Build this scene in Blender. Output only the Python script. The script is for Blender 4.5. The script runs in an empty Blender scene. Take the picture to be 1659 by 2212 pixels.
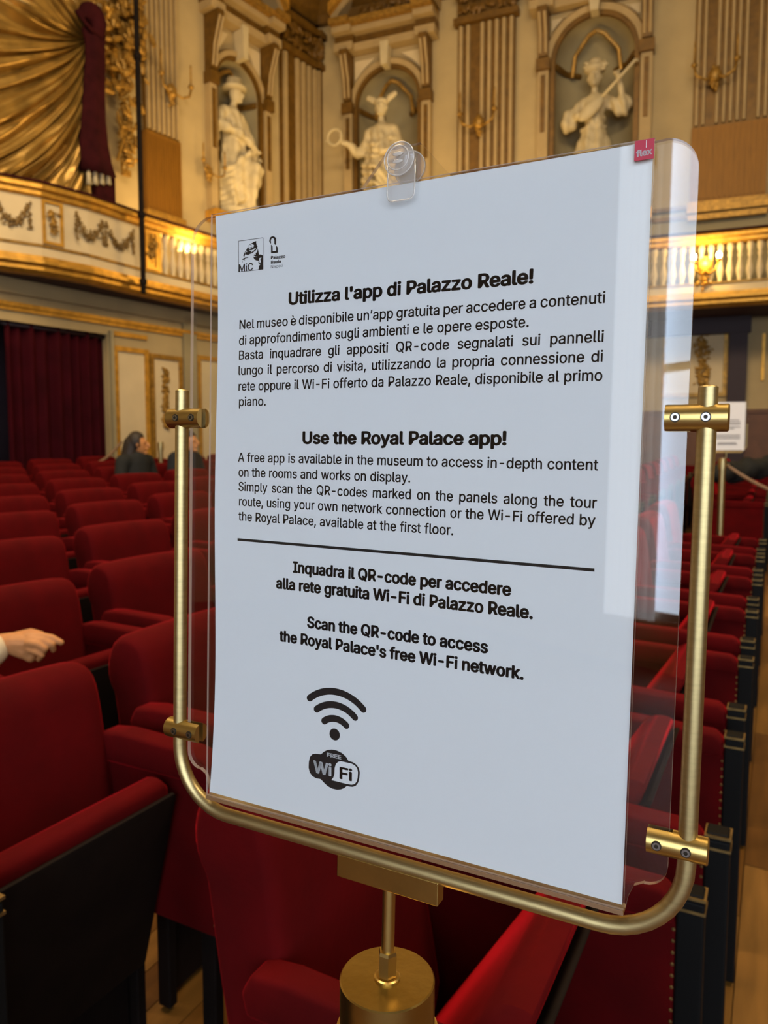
import bpy, bmesh, math, random, os
from mathutils import Vector, Matrix, Quaternion, noise
random.seed(7)
C = bpy.context.scene.collection
PI = math.pi

# ------------------------------------------------------------------ camera, world, lights, exposure
F = 1600.0                      # focal length in pixels of the 1659x2212 frame
PITCH = math.radians(4.7)
EYE = 1.5
cam_data = bpy.data.cameras.new('camera')
cam = bpy.data.objects.new('camera', cam_data); C.objects.link(cam)
cam.location = (0, 0, EYE); cam.rotation_euler = (PI/2 - PITCH, 0, 0)
cam_data.sensor_fit = 'HORIZONTAL'; cam_data.sensor_width = 24.0
cam_data.lens = 24.0 * F / 1659.0
cam_data.clip_start = 0.02; cam_data.clip_end = 100
cam_data.dof.use_dof = True; cam_data.dof.focus_distance = 0.47; cam_data.dof.aperture_fstop = 11.0
bpy.context.scene.camera = cam
sc = bpy.context.scene
sc.view_settings.view_transform = 'Standard'; sc.view_settings.look = 'None'
sc.view_settings.exposure = 0.0; sc.view_settings.gamma = 1.0
sc.view_settings.use_curve_mapping = False
sc.cycles.max_bounces = 8; sc.cycles.transparent_max_bounces = 16
sc.cycles.caustics_reflective = False; sc.cycles.caustics_refractive = False
sc.cycles.sample_clamp_indirect = 4.0
w = bpy.data.worlds.new('hall_air'); sc.world = w; w.use_nodes = True
w.node_tree.nodes['Background'].inputs[0].default_value = (1.0, 0.78, 0.5, 1)
w.node_tree.nodes['Background'].inputs[1].default_value = 0.05

def area_light(name, loc, target, sx, sy, power, col):
    l = bpy.data.lights.new(name, 'AREA'); l.shape = 'RECTANGLE'; l.size = sx; l.size_y = sy
    l.energy = power; l.color = col
    o = bpy.data.objects.new(name, l); C.objects.link(o); o.location = loc
    d = Vector(target) - Vector(loc)
    o.rotation_euler = d.to_track_quat('-Z', 'Y').to_euler()
    return o
WARM = (1.0, 0.70, 0.34)
area_light('overhead_fill', (-2.2, 2.5, 9.2), (0.2, 5.0, 0), 3.0, 3.0, 520, (1.0, 0.74, 0.46))  # unseen warm fill added overhead to light the seat tops
area_light('seat_fill', (4.2, 0.6, 9.0), (0.2, 3.0, 0), 2.5, 2.5, 300, (1.0, 0.76, 0.5))  # unseen fill added to lift the red of the seats
area_light('wall_fill', (1.5, 2.5, 9.7), (0.3, 13.5, 5.5), 3.0, 2.0, 330, (1.0, 0.76, 0.44))  # unseen fill added high up, aimed at the gilded walls
area_light('gallery_uplight', (2.2, 12.25, 4.25), (1.9, 13.4, 8.0), 7.5, 0.25, 200, (1.0, 0.66, 0.26))
area_light('gallery_uplight', (-3.1, 10.9, 4.25), (-3.9, 11.2, 8.0), 0.25, 4.0, 100, (1.0, 0.66, 0.26))

# ------------------------------------------------------------------ projection helpers (pixel -> place)
def ray(px, py):
    u = (px - 829.5) / F; v = (1106 - py) / F
    return Vector((u, math.cos(PITCH) + v*math.sin(PITCH), v*math.cos(PITCH) - math.sin(PITCH)))
def at(px, py, Y):
    r = ray(px, py); t = Y / r.y
    return Vector((r.x*t, Y, EYE + r.z*t))
def ground(x, y): return -0.014*x + 0.05*y

# ------------------------------------------------------------------ materials
def mat(name, col, rough=0.6, metal=0.0, sheen=0.0, tint=None, var=0.0, scale=20.0, bump=0.0, bscale=60.0, spec=0.5, emit=None, estr=0.0, stretch=None):
    m = bpy.data.materials.new(name); m.use_nodes = True
    nt = m.node_tree; b = nt.nodes['Principled BSDF']
    b.inputs['Base Color'].default_value = (*col, 1)
    b.inputs['Roughness'].default_value = rough; b.inputs['Metallic'].default_value = metal
    b.inputs['Specular IOR Level'].default_value = spec
    if sheen:
        b.inputs['Sheen Weight'].default_value = sheen; b.inputs['Sheen Roughness'].default_value = 0.28
        b.inputs['Sheen Tint'].default_value = (*(tint or col), 1)
    if emit: b.inputs['Emission Color'].default_value = (*emit, 1); b.inputs['Emission Strength'].default_value = estr
    if var or bump:
        tc = nt.nodes.new('ShaderNodeTexCoord'); mp = nt.nodes.new('ShaderNodeMapping')
        nt.links.new(tc.outputs['Object'], mp.inputs[0])
        if stretch: mp.inputs['Scale'].default_value = stretch
    if var:
        n = nt.nodes.new('ShaderNodeTexNoise'); n.inputs['Scale'].default_value = scale; n.inputs['Detail'].default_value = 4
        nt.links.new(mp.outputs[0], n.inputs['Vector'])
        r = nt.nodes.new('ShaderNodeValToRGB')
        r.color_ramp.elements[0].position = 0.3; r.color_ramp.elements[1].position = 0.7
        r.color_ramp.elements[0].color = (*[c*(1-var) for c in col], 1)
        r.color_ramp.elements[1].color = (*[min(1, c*(1+var)) for c in col], 1)
        nt.links.new(n.outputs['Fac'], r.inputs[0]); nt.links.new(r.outputs[0], b.inputs['Base Color'])
    if bump:
        n2 = nt.nodes.new('ShaderNodeTexNoise'); n2.inputs['Scale'].default_value = bscale; n2.inputs['Detail'].default_value = 3
        nt.links.new(mp.outputs[0], n2.inputs['Vector'])
        bp = nt.nodes.new('ShaderNodeBump'); bp.inputs['Strength'].default_value = bump; bp.inputs['Distance'].default_value = 0.01
        nt.links.new(n2.outputs['Fac'], bp.inputs['Height']); nt.links.new(bp.outputs[0], b.inputs['Normal'])
    return m
M = {}
M['velvet'] = mat('red_velvet', (0.080, 0.0004, 0.0011), 0.9, sheen=0.75, tint=(0.85, 0.012, 0.022), var=0.22, scale=7, bump=0.10, bscale=90, spec=0.12)
M['velvet_dark'] = mat('maroon_velvet', (0.034, 0.004, 0.005), 0.9, sheen=0.06, tint=(0.5, 0.05, 0.08), var=0.3, scale=8, spec=0.1)
M['drape'] = mat('maroon_curtain', (0.035, 0.001, 0.004), 0.85, sheen=0.10, tint=(0.8, 0.05, 0.08), var=0.25, scale=3, spec=0.1)
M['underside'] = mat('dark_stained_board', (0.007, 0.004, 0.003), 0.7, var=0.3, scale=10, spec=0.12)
M['black'] = mat('black_lacquer', (0.006, 0.006, 0.006), 0.6, spec=0.1)
M['brass'] = mat('brushed_brass', (0.55, 0.44, 0.21), 0.40, metal=1.0, var=0.10, scale=60, bump=0.03, bscale=300, stretch=(1, 1, 6))
M['brass_post'] = mat('golden_brushed_brass', (0.54, 0.38, 0.12), 0.27, metal=1.0, var=0.08, scale=40, bump=0.02, bscale=200)
M['brass_hi'] = mat('polished_brass', (0.64, 0.46, 0.16), 0.30, metal=1.0)
M['brass_old'] = mat('worn_brass', (0.30, 0.20, 0.07), 0.45, metal=0.9, var=0.3, scale=40)
M['steel'] = mat('steel_screw', (0.40, 0.40, 0.40), 0.25, metal=1.0)
M['hole'] = mat('dark_screw_hole', (0.03, 0.022, 0.012), 0.5, metal=0.5)
M['paper'] = mat('white_paper', (0.86, 0.875, 0.90), 0.75, spec=0.2)
M['ink'] = mat('black_ink', (0.012, 0.012, 0.014), 0.7, spec=0.2)
M['ink_grey'] = mat('grey_ink', (0.09, 0.09, 0.10), 0.7, spec=0.2)
M['tag_red'] = mat('red_tag_print', (0.50, 0.025, 0.06), 0.5)
M['tag_white'] = mat('white_tag_print', (0.85, 0.80, 0.82), 0.5)
M['wall'] = mat('cream_painted_plaster', (0.45, 0.34, 0.165), 0.8, var=0.10, scale=1.6, bump=0.05, bscale=12)
M['wall_pale'] = mat('pale_cream_plaster', (0.66, 0.53, 0.31), 0.8, var=0.08, scale=2.5)
M['rose'] = mat('rose_cream_moulding', (0.42, 0.30, 0.135), 0.7, var=0.08, scale=5)
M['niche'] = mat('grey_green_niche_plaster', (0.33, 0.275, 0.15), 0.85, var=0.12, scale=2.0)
M['brown'] = mat('brown_gilt_moulding', (0.150, 0.074, 0.008), 0.5, metal=0.25, var=0.25, scale=9)
M['gold'] = mat('gilded_moulding', (0.62, 0.33, 0.045), 0.42, metal=0.55, var=0.22, scale=12, bump=0.1, bscale=40)
M['gold_old'] = mat('old_gilt_ornament', (0.36, 0.20, 0.035), 0.45, metal=0.5, var=0.35, scale=18, bump=0.15, bscale=50)
M['garland'] = mat('dull_gilt_garland', (0.20, 0.115, 0.025), 0.55, metal=0.3, var=0.3, scale=18)
M['strip'] = None
M['gold_cloth'] = mat('gilded_papier_mache_drape', (0.40, 0.235, 0.05), 0.33, metal=0.55, var=0.28, scale=5, bump=0.25, bscale=14)
M['gold_panel'] = mat('ochre_gilt_panel', (0.25, 0.11, 0.008), 0.55, metal=0.3, var=0.18, scale=6, stretch=(14, 14, 0.6))
M['statue'] = mat('ivory_statue_plaster', (0.58, 0.48, 0.28), 0.65, var=0.10, scale=4)
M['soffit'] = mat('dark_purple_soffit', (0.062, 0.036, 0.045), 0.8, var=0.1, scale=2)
M['darkwood'] = mat('dark_maroon_wood', (0.022, 0.007, 0.010), 0.6)
M['wain'] = mat('brown_wainscot', (0.13, 0.055, 0.025), 0.6, var=0.2, scale=5)
M['ceiling'] = mat('painted_ceiling', (0.50, 0.44, 0.28), 0.8, var=0.15, scale=0.8)
M['floor'] = mat('dark_subfloor', (0.10, 0.045, 0.012), 0.6, var=0.2, scale=2)
M['skin'] = mat('skin', (0.56, 0.25, 0.09), 0.55, var=0.12, scale=30, spec=0.35)
M['hair'] = mat('dark_brown_hair', (0.022, 0.014, 0.009), 0.6, var=0.3, scale=60, stretch=(6, 6, 1))
M['coat'] = mat('charcoal_coat', (0.009, 0.010, 0.009), 0.85, var=0.2, scale=20)
M['navy'] = mat('navy_coat', (0.007, 0.009, 0.014), 0.85, var=0.2, scale=20)
M['cream_cloth'] = mat('cream_sleeve', (0.70, 0.58, 0.38), 0.85)
M['rope'] = mat('twisted_beige_rope', (0.23, 0.15, 0.10), 0.9, var=0.3, scale=60)
M['bulb'] = mat('glowing_bulb', (1, 0.9, 0.6), 0.4, emit=(1.0, 0.80, 0.42), estr=40.0)
M['blind'] = mat('daylit_sheer_blind', (0.6, 0.7, 0.85), 0.9, emit=(0.72, 0.84, 1.0), estr=6.3)
M['sheer'] = mat('daylit_sheer_curtain', (0.7, 0.7, 0.68), 0.9, emit=(0.9, 0.92, 0.95), estr=1.3)
M['winwood'] = mat('pale_window_wood', (0.55, 0.50, 0.40), 0.6)
M['wood'] = [mat('oak_plank_%s' % n, c, 0.35, var=0.22, scale=3, stretch=(1, 9, 1), bump=0.05, bscale=8) for n, c in
             (('honey', (0.21, 0.097, 0.018)), ('amber', (0.17, 0.072, 0.012)), ('tan', (0.25, 0.12, 0.026)), ('brown', (0.13, 0.053, 0.010)))]

def acrylic(name, tintc, extra=0.0):
    m = bpy.data.materials.new(name); m.use_nodes = True; nt = m.node_tree
    for n in list(nt.nodes): nt.nodes.remove(n)
    out = nt.nodes.new('ShaderNodeOutputMaterial'); mix = nt.nodes.new('ShaderNodeMixShader')
    tr = nt.nodes.new('ShaderNodeBsdfTransparent'); tr.inputs[0].default_value = (*tintc, 1)
    gl = nt.nodes.new('ShaderNodeBsdfGlossy'); gl.inputs['Roughness'].default_value = 0.008
    gl.inputs['Color'].default_value = (1, 1, 1, 1)
    fr = nt.nodes.new('ShaderNodeFresnel'); ge = nt.nodes.new('ShaderNodeNewGeometry'); mr = nt.nodes.new('ShaderNodeMapRange')
    mr.inputs['To Min'].default_value = 1.49; mr.inputs['To Max'].default_value = 1/1.49
    nt.links.new(ge.outputs['Backfacing'], mr.inputs['Value']); nt.links.new(mr.outputs[0], fr.inputs[0])
    add = nt.nodes.new('ShaderNodeMath'); add.operation = 'ADD'; add.inputs[1].default_value = extra
    nt.links.new(fr.outputs[0], add.inputs[0]); nt.links.new(add.outputs[0], mix.inputs[0])
    nt.links.new(tr.outputs[0], mix.inputs[1]); nt.links.new(gl.outputs[0], mix.inputs[2])
    nt.links.new(mix.outputs[0], out.inputs[0])
    return m
M['acrylic'] = acrylic('clear_acrylic', (0.97, 0.98, 0.98))
def clear_tinted(name, body, rough, w_body, w_gloss):
    m = bpy.data.materials.new(name); m.use_nodes = True; nt = m.node_tree
    for n in list(nt.nodes): nt.nodes.remove(n)
    out = nt.nodes.new('ShaderNodeOutputMaterial'); a = nt.nodes.new('ShaderNodeMixShader'); b = nt.nodes.new('ShaderNodeMixShader')
    tr = nt.nodes.new('ShaderNodeBsdfTransparent'); df = nt.nodes.new('ShaderNodeBsdfDiffuse'); df.inputs[0].default_value = (*body, 1)
    gl = nt.nodes.new('ShaderNodeBsdfGlossy'); gl.inputs['Roughness'].default_value = rough
    lw = nt.nodes.new('ShaderNodeLayerWeight'); lw.inputs[0].default_value = w_gloss
    a.inputs[0].default_value = w_body
    nt.links.new(tr.outputs[0], a.inputs[1]); nt.links.new(df.outputs[0], a.inputs[2])
    nt.links.new(lw.outputs['Facing'], b.inputs[0]); nt.links.new(a.outputs[0], b.inputs[1]); nt.links.new(gl.outputs[0], b.inputs[2])
    nt.links.new(b.outputs[0], out.inputs[0]); return m
M['edge'] = clear_tinted('acrylic_lit_edge', (0.98, 0.76, 0.62), 0.15, 0.50, 0.15)  # peach body stands in for light caught by the clear cut edges
M['strip'] = clear_tinted('acrylic_bottom_strip', (0.42, 0.24, 0.12), 0.12, 0.55, 0.6)  # brown-gold body paints gold reflections into the clear strip
M['rim'] = clear_tinted('bright_plastic_edge', (0.98, 0.93, 0.85), 0.1, 0.45, 0.5)  # whitish body paints the bright edges of the clear clip
M['plug'] = clear_tinted('clear_plastic', (0.98, 0.96, 0.94), 0.08, 0.12, 0.16)

# ------------------------------------------------------------------ object helpers
def link(o, parent=None):
    C.objects.link(o)
    if parent is not None: o.parent = parent
    return o
def obj(name, bm, m, parent=None, smooth=False, angle=None):
    me = bpy.data.meshes.new(name); bm.normal_update(); bm.to_mesh(me); bm.free()
    for mm in (m if isinstance(m, (list, tuple)) else [m]): me.materials.append(mm)
    if smooth:
        for p in me.polygons: p.use_smooth = True
        if angle is not None:
            try: me.set_sharp_from_angle(angle=angle)
            except Exception: pass
    return link(bpy.data.objects.new(name, me), parent)
def thing(name, label, cat, loc=(0, 0, 0), rotz=0, group=None, matrix=None):
    o = bpy.data.objects.new(name, None); C.objects.link(o); o.empty_display_size = 0.05
    if matrix is not None: o.matrix_world = matrix
    else: o.location = loc; o.rotation_euler = (0, 0, rotz)
    return tag(o, label, cat, group)
def tag(o, label, cat, group=None):
    o['label'] = label; o['category'] = cat
    if group: o['group'] = group
    return o
def struct(o): o['kind'] = 'structure'; return o
def tree_copy(src, loc, rotz, label, group=None, skip=()):
    r = src.copy(); C.objects.link(r); r.location = loc; r.rotation_euler = (0, 0, rotz); r.scale = (1, 1, 1)
    r['label'] = label
    if group: r['group'] = group
    for ch in src.children:
        if ch.name.split('.')[0] in skip: continue
        c = ch.copy(); C.objects.link(c); c.parent = r
        for g in ch.children:
            d = g.copy(); C.objects.link(d); d.parent = c
    return r
def box(bm, x0, x1, y0, y1, z0, z1, mi=0):
    v = [bm.verts.new(p) for p in ((x0,y0,z0),(x1,y0,z0),(x1,y1,z0),(x0,y1,z0),(x0,y0,z1),(x1,y0,z1),(x1,y1,z1),(x0,y1,z1))]
    fs = []
    for f in ((0,3,2,1),(4,5,6,7),(0,1,5,4),(1,2,6,5),(2,3,7,6),(3,0,4,7)):
        fc = bm.faces.new([v[i] for i in f]); fc.material_index = mi; fs.append(fc)
    return fs
def rbox(x0, x1, y0, y1, z0, z1, r=0.01, seg=3):
    bm = bmesh.new(); box(bm, x0, x1, y0, y1, z0, z1)
    bmesh.ops.bevel(bm, geom=bm.edges[:] + bm.verts[:], offset=r, segments=seg, profile=0.5, affect='EDGES')
    return bm
def prism(bm, pts, ax, a0, a1, mi=0):
    """pts 2D outline extruded on axis ax ('x','y','z') from a0 to a1"""
    def P(p, a):
        return {'x': (a, p[0], p[1]), 'y': (p[0], a, p[1]), 'z': (p[0], p[1], a)}[ax]
    A = [bm.verts.new(P(p, a0)) for p in pts]; B = [bm.verts.new(P(p, a1)) for p in pts]
    n = len(pts); f = bm.faces.new(A[::-1]); f.material_index = mi; f = bm.faces.new(B); f.material_index = mi
    for i in range(n):
        f = bm.faces.new((A[i], A[(i+1) % n], B[(i+1) % n], B[i])); f.material_index = mi
    bmesh.ops.recalc_face_normals(bm, faces=bm.faces[:])
def tube(bm, pts, r, seg=16, caps=True, mi=0):
    pts = [Vector(p) for p in pts]; n = len(pts); rings = []
    R = r if isinstance(r, (list, tuple)) else [r]*n
    up = None
    for i, p in enumerate(pts):
        d = (pts[min(i+1, n-1)] - pts[max(i-1, 0)]).normalized()
        if up is None:
            up = Vector((0, 0, 1)) if abs(d.z) < 0.9 else Vector((1, 0, 0))
        a = (up - d*up.dot(d)).normalized(); up = a; b2 = d.cross(a)
        rings.append([bm.verts.new(p + a*R[i]*math.cos(2*PI*k/seg) + b2*R[i]*math.sin(2*PI*k/seg)) for k in range(seg)])
    for i in range(n-1):
        for k in range(seg):
            f = bm.faces.new((rings[i][k], rings[i][(k+1) % seg], rings[i+1][(k+1) % seg], rings[i+1][k])); f.material_index = mi
    if caps:
        bm.faces.new(rings[0][::-1]); bm.faces.new(rings[-1])
def lathe(bm, prof, c=(0, 0, 0), axis='z', seg=24, mi=0, n_gon_caps=True):
    rings = []
    for r, h in prof:
        ring = []
        for k in range(seg):
            a = 2*PI*k/seg; p = (r*math.cos(a), r*math.sin(a), h)
            if axis == 'y': p = (p[0], p[2], p[1])
            if axis == 'x': p = (p[2], p[0], p[1])
            ring.append(bm.verts.new((p[0]+c[0], p[1]+c[1], p[2]+c[2])))
        rings.append(ring)
    for i in range(len(rings)-1):
        for k in range(seg):
            f = bm.faces.new((rings[i][k], rings[i][(k+1) % seg], rings[i+1][(k+1) % seg], rings[i+1][k])); f.material_index = mi
    if n_gon_caps: bm.faces.new(rings[0][::-1]); bm.faces.new(rings[-1])
    bmesh.ops.recalc_face_normals(bm, faces=bm.faces[:])
def ell(bm, c, r, rot=None, u=12, v=8):
    mt = Matrix.Translation(Vector(c))
    if rot is not None: mt = mt @ rot.to_4x4()
    mt = mt @ Matrix.Diagonal((r[0], r[1], r[2], 1)) if not isinstance(r, (int, float)) else mt @ Matrix.Scale(r, 4)
    bmesh.ops.create_uvsphere(bm, u_segments=u, v_segments=v, radius=1.0, matrix=mt)
def capsule(bm, a, b, ra, rb, seg=12):
    a = Vector(a); b = Vector(b); d = (b - a)
    L = max(d.length, 1e-5); d = d / L
    pts = []; R = []
    for k in range(4):
        t = PI/2*k/4; pts.append(a - d*ra*math.cos(t)); R.append(max(ra*math.sin(t), ra*0.05))
    pts.append(a); R.append(ra); pts.append(b); R.append(rb)
    for k in range(1, 5):
        t = PI/2*k/4; pts.append(b + d*rb*math.sin(t)); R.append(max(rb*math.cos(t), rb*0.05))
    tube(bm, pts, R, seg)
def chain(bm, pts, rs):
    for i in range(len(pts)-1): capsule(bm, pts[i], pts[i+1], rs[i], rs[i+1])
def fuse(name, bm, m, parent, voxel, smooth=4, disp=None):
    """one continuous skin over overlapping shapes (voxel remesh, then smoothing)"""
    me = bpy.data.meshes.new(name+'_raw'); bm.to_mesh(me); bm.free()
    o = bpy.data.objects.new(name+'_raw', me); C.objects.link(o)
    rm = o.modifiers.new('r', 'REMESH'); rm.mode = 'VOXEL'; rm.voxel_size = voxel; rm.use_smooth_shade = True
    if smooth:
        sm = o.modifiers.new('s', 'SMOOTH'); sm.iterations = smooth; sm.factor = 0.5
    dg = bpy.context.evaluated_depsgraph_get()
    out = bpy.data.meshes.new_from_object(o.evaluated_get(dg)); out.name = name
    bpy.data.objects.remove(o); bpy.data.meshes.remove(me)
    if disp:
        for v in out.vertices: v.co = disp(v.co.copy(), v.normal.copy())
    out.materials.clear(); out.materials.append(m)
    for p in out.polygons: p.use_smooth = True
    return link(bpy.data.objects.new(name, out), parent)

# ------------------------------------------------------------------ the sheet holder's frame of reference (metres; x right, y away, z up)
RC = ((0.8915, 0.02172, 0.4525), (-0.04492, 0.99817, 0.04059), (-0.45078, -0.05651, 0.89084))
TC = Vector((0.0057, -0.00605, 0.47282))
cp, sp = math.cos(PITCH), math.sin(PITCH)
def cam2w(v): return Vector((v[0], v[1]*sp + v[2]*cp, v[1]*cp - v[2]*sp))
ax = [cam2w((RC[0][k], RC[1][k], RC[2][k])) for k in (0, 2, 1)]
org = cam2w(TC) + Vector((0, 0, EYE))
HM = Matrix(((ax[0].x, ax[1].x, ax[2].x, org.x), (ax[0].y, ax[1].y, ax[2].y, org.y), (ax[0].z, ax[1].z, ax[2].z, org.z), (0, 0, 0, 1)))
HMI = HM.inverted()
def loc2(px, py, wv=0.0024):
    """pixel -> (x, z) on the holder's plane y = wv"""
    o = HMI @ Vector((0, 0, EYE)); d = (HMI.to_3x3() @ ray(px, py))
    t = (wv - o.y) / d.y; p = o + d*t
    return (p.x, p.z)

# ------------------------------------------------------------------ room shell
K = Vector((-1.27, 14.46))                       # plan position of the corner between the two galleries' walls
WALLS = {'rear': (Vector((0.588, 0.809)), Vector((0.809, -0.588))), 'side': (Vector((0.932, -0.361)), Vector((-0.361, -0.932)))}
CEIL = 9.97
def wmat(wall, base=0.0):
    d, n = WALLS[wall]
    return Matrix(((d.x, -n.x, 0, K.x), (d.y, -n.y, 0, K.y), (0, 0, 1, 0), (0, 0, 0, 1)))
def wp(wall, px, py, off=0.0):
    d, n = WALLS[wall]; r = ray(px, py); k = K + n*off
    t = (n.dot(k)) / (n.x*r.x + n.y*r.y)
    P = Vector((r.x*t, r.y*t)); return ((P - K).dot(d), EYE + r.z*t)
def ws(wall, px, off=0.0): return wp(wall, px, 975, off)[0]
def wz(wall, px, py, off=0.0): return wp(wall, px, py, off)[1]

class Niche: pass
def niche_def(wall, pxl, pxr, springpy, basepy):
    n = Niche(); n.wall = wall
    a = wp(wall, pxl, springpy[0]); b = wp(wall, pxr, springpy[1])
    n.s0, n.s1 = a[0], b[0]; n.c = (a[0]+b[0])/2; n.h = (b[0]-a[0])/2
    n.zs = (a[1]+b[1])/2; n.zb = basepy; return n
NI = [niche_def('rear', 463, 556, (186, 214), 5.35), niche_def('side', 775, 906, (238, 208), 5.35), niche_def('side', 1200, 1374, (142, 106), 5.35)]

def wall_mesh(name, wall, s0, s1, z0, z1, niches, m):
    bm = bmesh.new()
    def quad(a, b, c, d): bm.faces.new([bm.verts.new((p[0], 0, p[1])) for p in (a, b, c, d)])
    cur = s0
    for n in sorted(niches, key=lambda q: q.s0):
        quad((cur, z0), (n.s0, z0), (n.s0, z1), (cur, z1))
        quad((n.s0, z0), (n.s1, z0), (n.s1, n.zb), (n.s0, n.zb))
        N = 24
        for k in range(N):
            a0 = PI - PI*k/N; a1 = PI - PI*(k+1)/N
            p0 = (n.c + n.h*math.cos(a0), n.zs + n.h*math.sin(a0)); p1 = (n.c + n.h*math.cos(a1), n.zs + n.h*math.sin(a1))
            quad(p0, p1, (p1[0], z1), (p0[0], z1))
        cur = n.s1
    quad((cur, z0), (s1, z0), (s1, z1), (cur, z1))
    r = bmesh.ops.remove_doubles(bm, verts=bm.verts[:], dist=1e-4)
    ex = bmesh.ops.extrude_face_region(bm, geom=bm.faces[:])
    bmesh.ops.translate(bm, verts=[v for v in ex['geom'] if isinstance(v, bmesh.types.BMVert)], vec=(0, 0.06, 0))
    bmesh.ops.recalc_face_normals(bm, faces=bm.faces[:])
    o = obj(name, bm, m); o.matrix_world = wmat(wall); struct(o)
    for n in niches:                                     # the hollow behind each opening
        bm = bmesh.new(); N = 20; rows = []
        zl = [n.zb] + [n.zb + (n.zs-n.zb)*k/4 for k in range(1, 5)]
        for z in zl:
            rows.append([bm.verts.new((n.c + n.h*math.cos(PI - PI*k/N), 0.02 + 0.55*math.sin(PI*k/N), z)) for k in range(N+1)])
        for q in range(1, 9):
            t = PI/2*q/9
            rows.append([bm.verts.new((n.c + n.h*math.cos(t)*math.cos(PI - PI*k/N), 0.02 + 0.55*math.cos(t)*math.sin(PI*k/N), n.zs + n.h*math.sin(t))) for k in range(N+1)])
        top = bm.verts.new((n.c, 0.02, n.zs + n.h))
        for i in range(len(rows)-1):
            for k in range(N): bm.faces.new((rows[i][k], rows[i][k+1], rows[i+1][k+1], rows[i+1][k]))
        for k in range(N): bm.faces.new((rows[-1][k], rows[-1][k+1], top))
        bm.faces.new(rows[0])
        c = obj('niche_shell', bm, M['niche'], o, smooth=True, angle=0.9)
    return o
wall_rear = wall_mesh('wall_rear', 'rear', -11.0, 0.0, 3.55, CEIL, [NI[0]], M['wall'])
wall_side = wall_mesh('wall_side', 'side', 0.0, 12.5, 3.55, CEIL, NI[1:], M['wall'])
# lower walls, set forward under the rear gallery
def plate(name, wall, s0, s1, z0, z1, off, m, th=0.1):
    bm = bmesh.new(); box(bm, s0, s1, -off, -off+th, z0, z1); o = obj(name, bm, m); o.matrix_world = wmat(wall); return o
LOW = 0.5
sc0, sc1 = ws('rear', -160, LOW), ws('rear', 240, LOW)       # curtained doorway
zdoor = wz('rear', 130, 708, LOW)
bm = bmesh.new()
for (a, b2, z0, z1) in ((-11.0, sc0, -0.3, 3.7), (sc0, sc1, zdoor, 3.7), (sc1, 0.2, -0.3, 3.7)): box(bm, a, b2, -LOW, -LOW+0.12, z0, z1)
wl = obj('wall_rear_lower', bm, M['wall']); wl.matrix_world = wmat('rear'); struct(wl)
wl2 = struct(plate('wall_side_lower', 'side', -0.2, 12.5, -0.3, 3.7, 0.0, M['wall']))
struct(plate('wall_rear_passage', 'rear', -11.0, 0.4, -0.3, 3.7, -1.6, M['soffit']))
# the room's other walls: behind the camera (with the tall window) and to the right and left
def wall_box(name, a, b, z0=-0.6, z1=CEIL, th=0.15, hole=None, m=None):
    a = Vector(a); b = Vector(b); L = (b-a).length; d = (b-a)/L; bm = bmesh.new()
    if hole:
        h0, h1, g0, g1 = hole
        for q in ((0, h0, z0, z1), (h1, L, z0, z1), (h0, h1, z0, g0), (h0, h1, g1, z1)): box(bm, q[0], q[1], 0, th, q[2], q[3])
    else: box(bm, 0, L, 0, th, z0, z1)
    o = obj(name, bm, m or M['wall']); o.matrix_world = Matrix(((d.x, -d.y, 0, a.x), (d.y, d.x, 0, a.y), (0, 0, 1, 0), (0, 0, 0, 1)))
    return struct(o)
BL, BR = (-9.5, -6.0), (11.5, -6.0)
WINS = [(-4.67, -2.40), (-1.70, 0.75), (1.55, 4.00)]
def back_wall():
    bm = bmesh.new(); cur = -9.5
    for (a, b2) in WINS:
        box(bm, cur, a, -6.15, -6.0, -0.6, CEIL); box(bm, a, b2, -6.15, -6.0, -0.6, 0.25); box(bm, a, b2, -6.15, -6.0, 5.6, CEIL); cur = b2
    box(bm, cur, 11.5, -6.15, -6.0, -0.6, CEIL); return struct(obj('wall_back', bm, M['wall']))
back_wall()
wall_box('wall_left', BL, (K.x-0.588*11.0+0.1, K.y-0.809*11.0+0.1))
wall_box('wall_right', (K.x+0.932*12.5, K.y-0.361*12.5), BR)
bm = bmesh.new(); prism(bm, [(-10.5, -6.5), (12.5, -6.5), (12.5, 16), (-10.5, 16)], 'z', CEIL, CEIL+0.1)
struct(obj('ceiling', bm, M['ceiling']))
# windows behind the camera, the last two added to brighten the sheet: daylit blind between pale stiles and a maroon side curtain
for wi, (wx0, wx1) in enumerate(WINS):
    win = bpy.data.objects.new('window_%d' % (wi+1), None); C.objects.link(win); win.location = ((wx0+wx1)/2, -6.1, 0.25); struct(win)
    W2_ = (wx1-wx0)/2
    bm = bmesh.new(); box(bm, -W2_, W2_, -0.02, 0.0, 0.0, 5.35); obj('window_blind', bm, M['blind'], win)
    bm = bmesh.new()
    for x in (-W2_, 0.08, W2_): box(bm, x-0.05, x+0.05, 0.0, 0.10, 0, 5.35)
    for z in (0.05, 2.6, 5.3): box(bm, -W2_, W2_, 0.0, 0.07, z-0.04, z+0.04)
    obj('window_frame', bm, M['winwood'], win)
    bm = bmesh.new(); pr_ = None
    for k in range(41):
        x = -W2_ + 0.62*k/40; y = 0.14 + 0.03*math.sin(k*1.1); cur_ = [bm.verts.new((x, y, 0)), bm.verts.new((x, y, 5.35))]
        if pr_: bm.faces.new((pr_[0], cur_[0], cur_[1], pr_[1]))
        pr_ = cur_
    obj('sheer_curtain', bm, M['sheer'], win, smooth=True)

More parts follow.
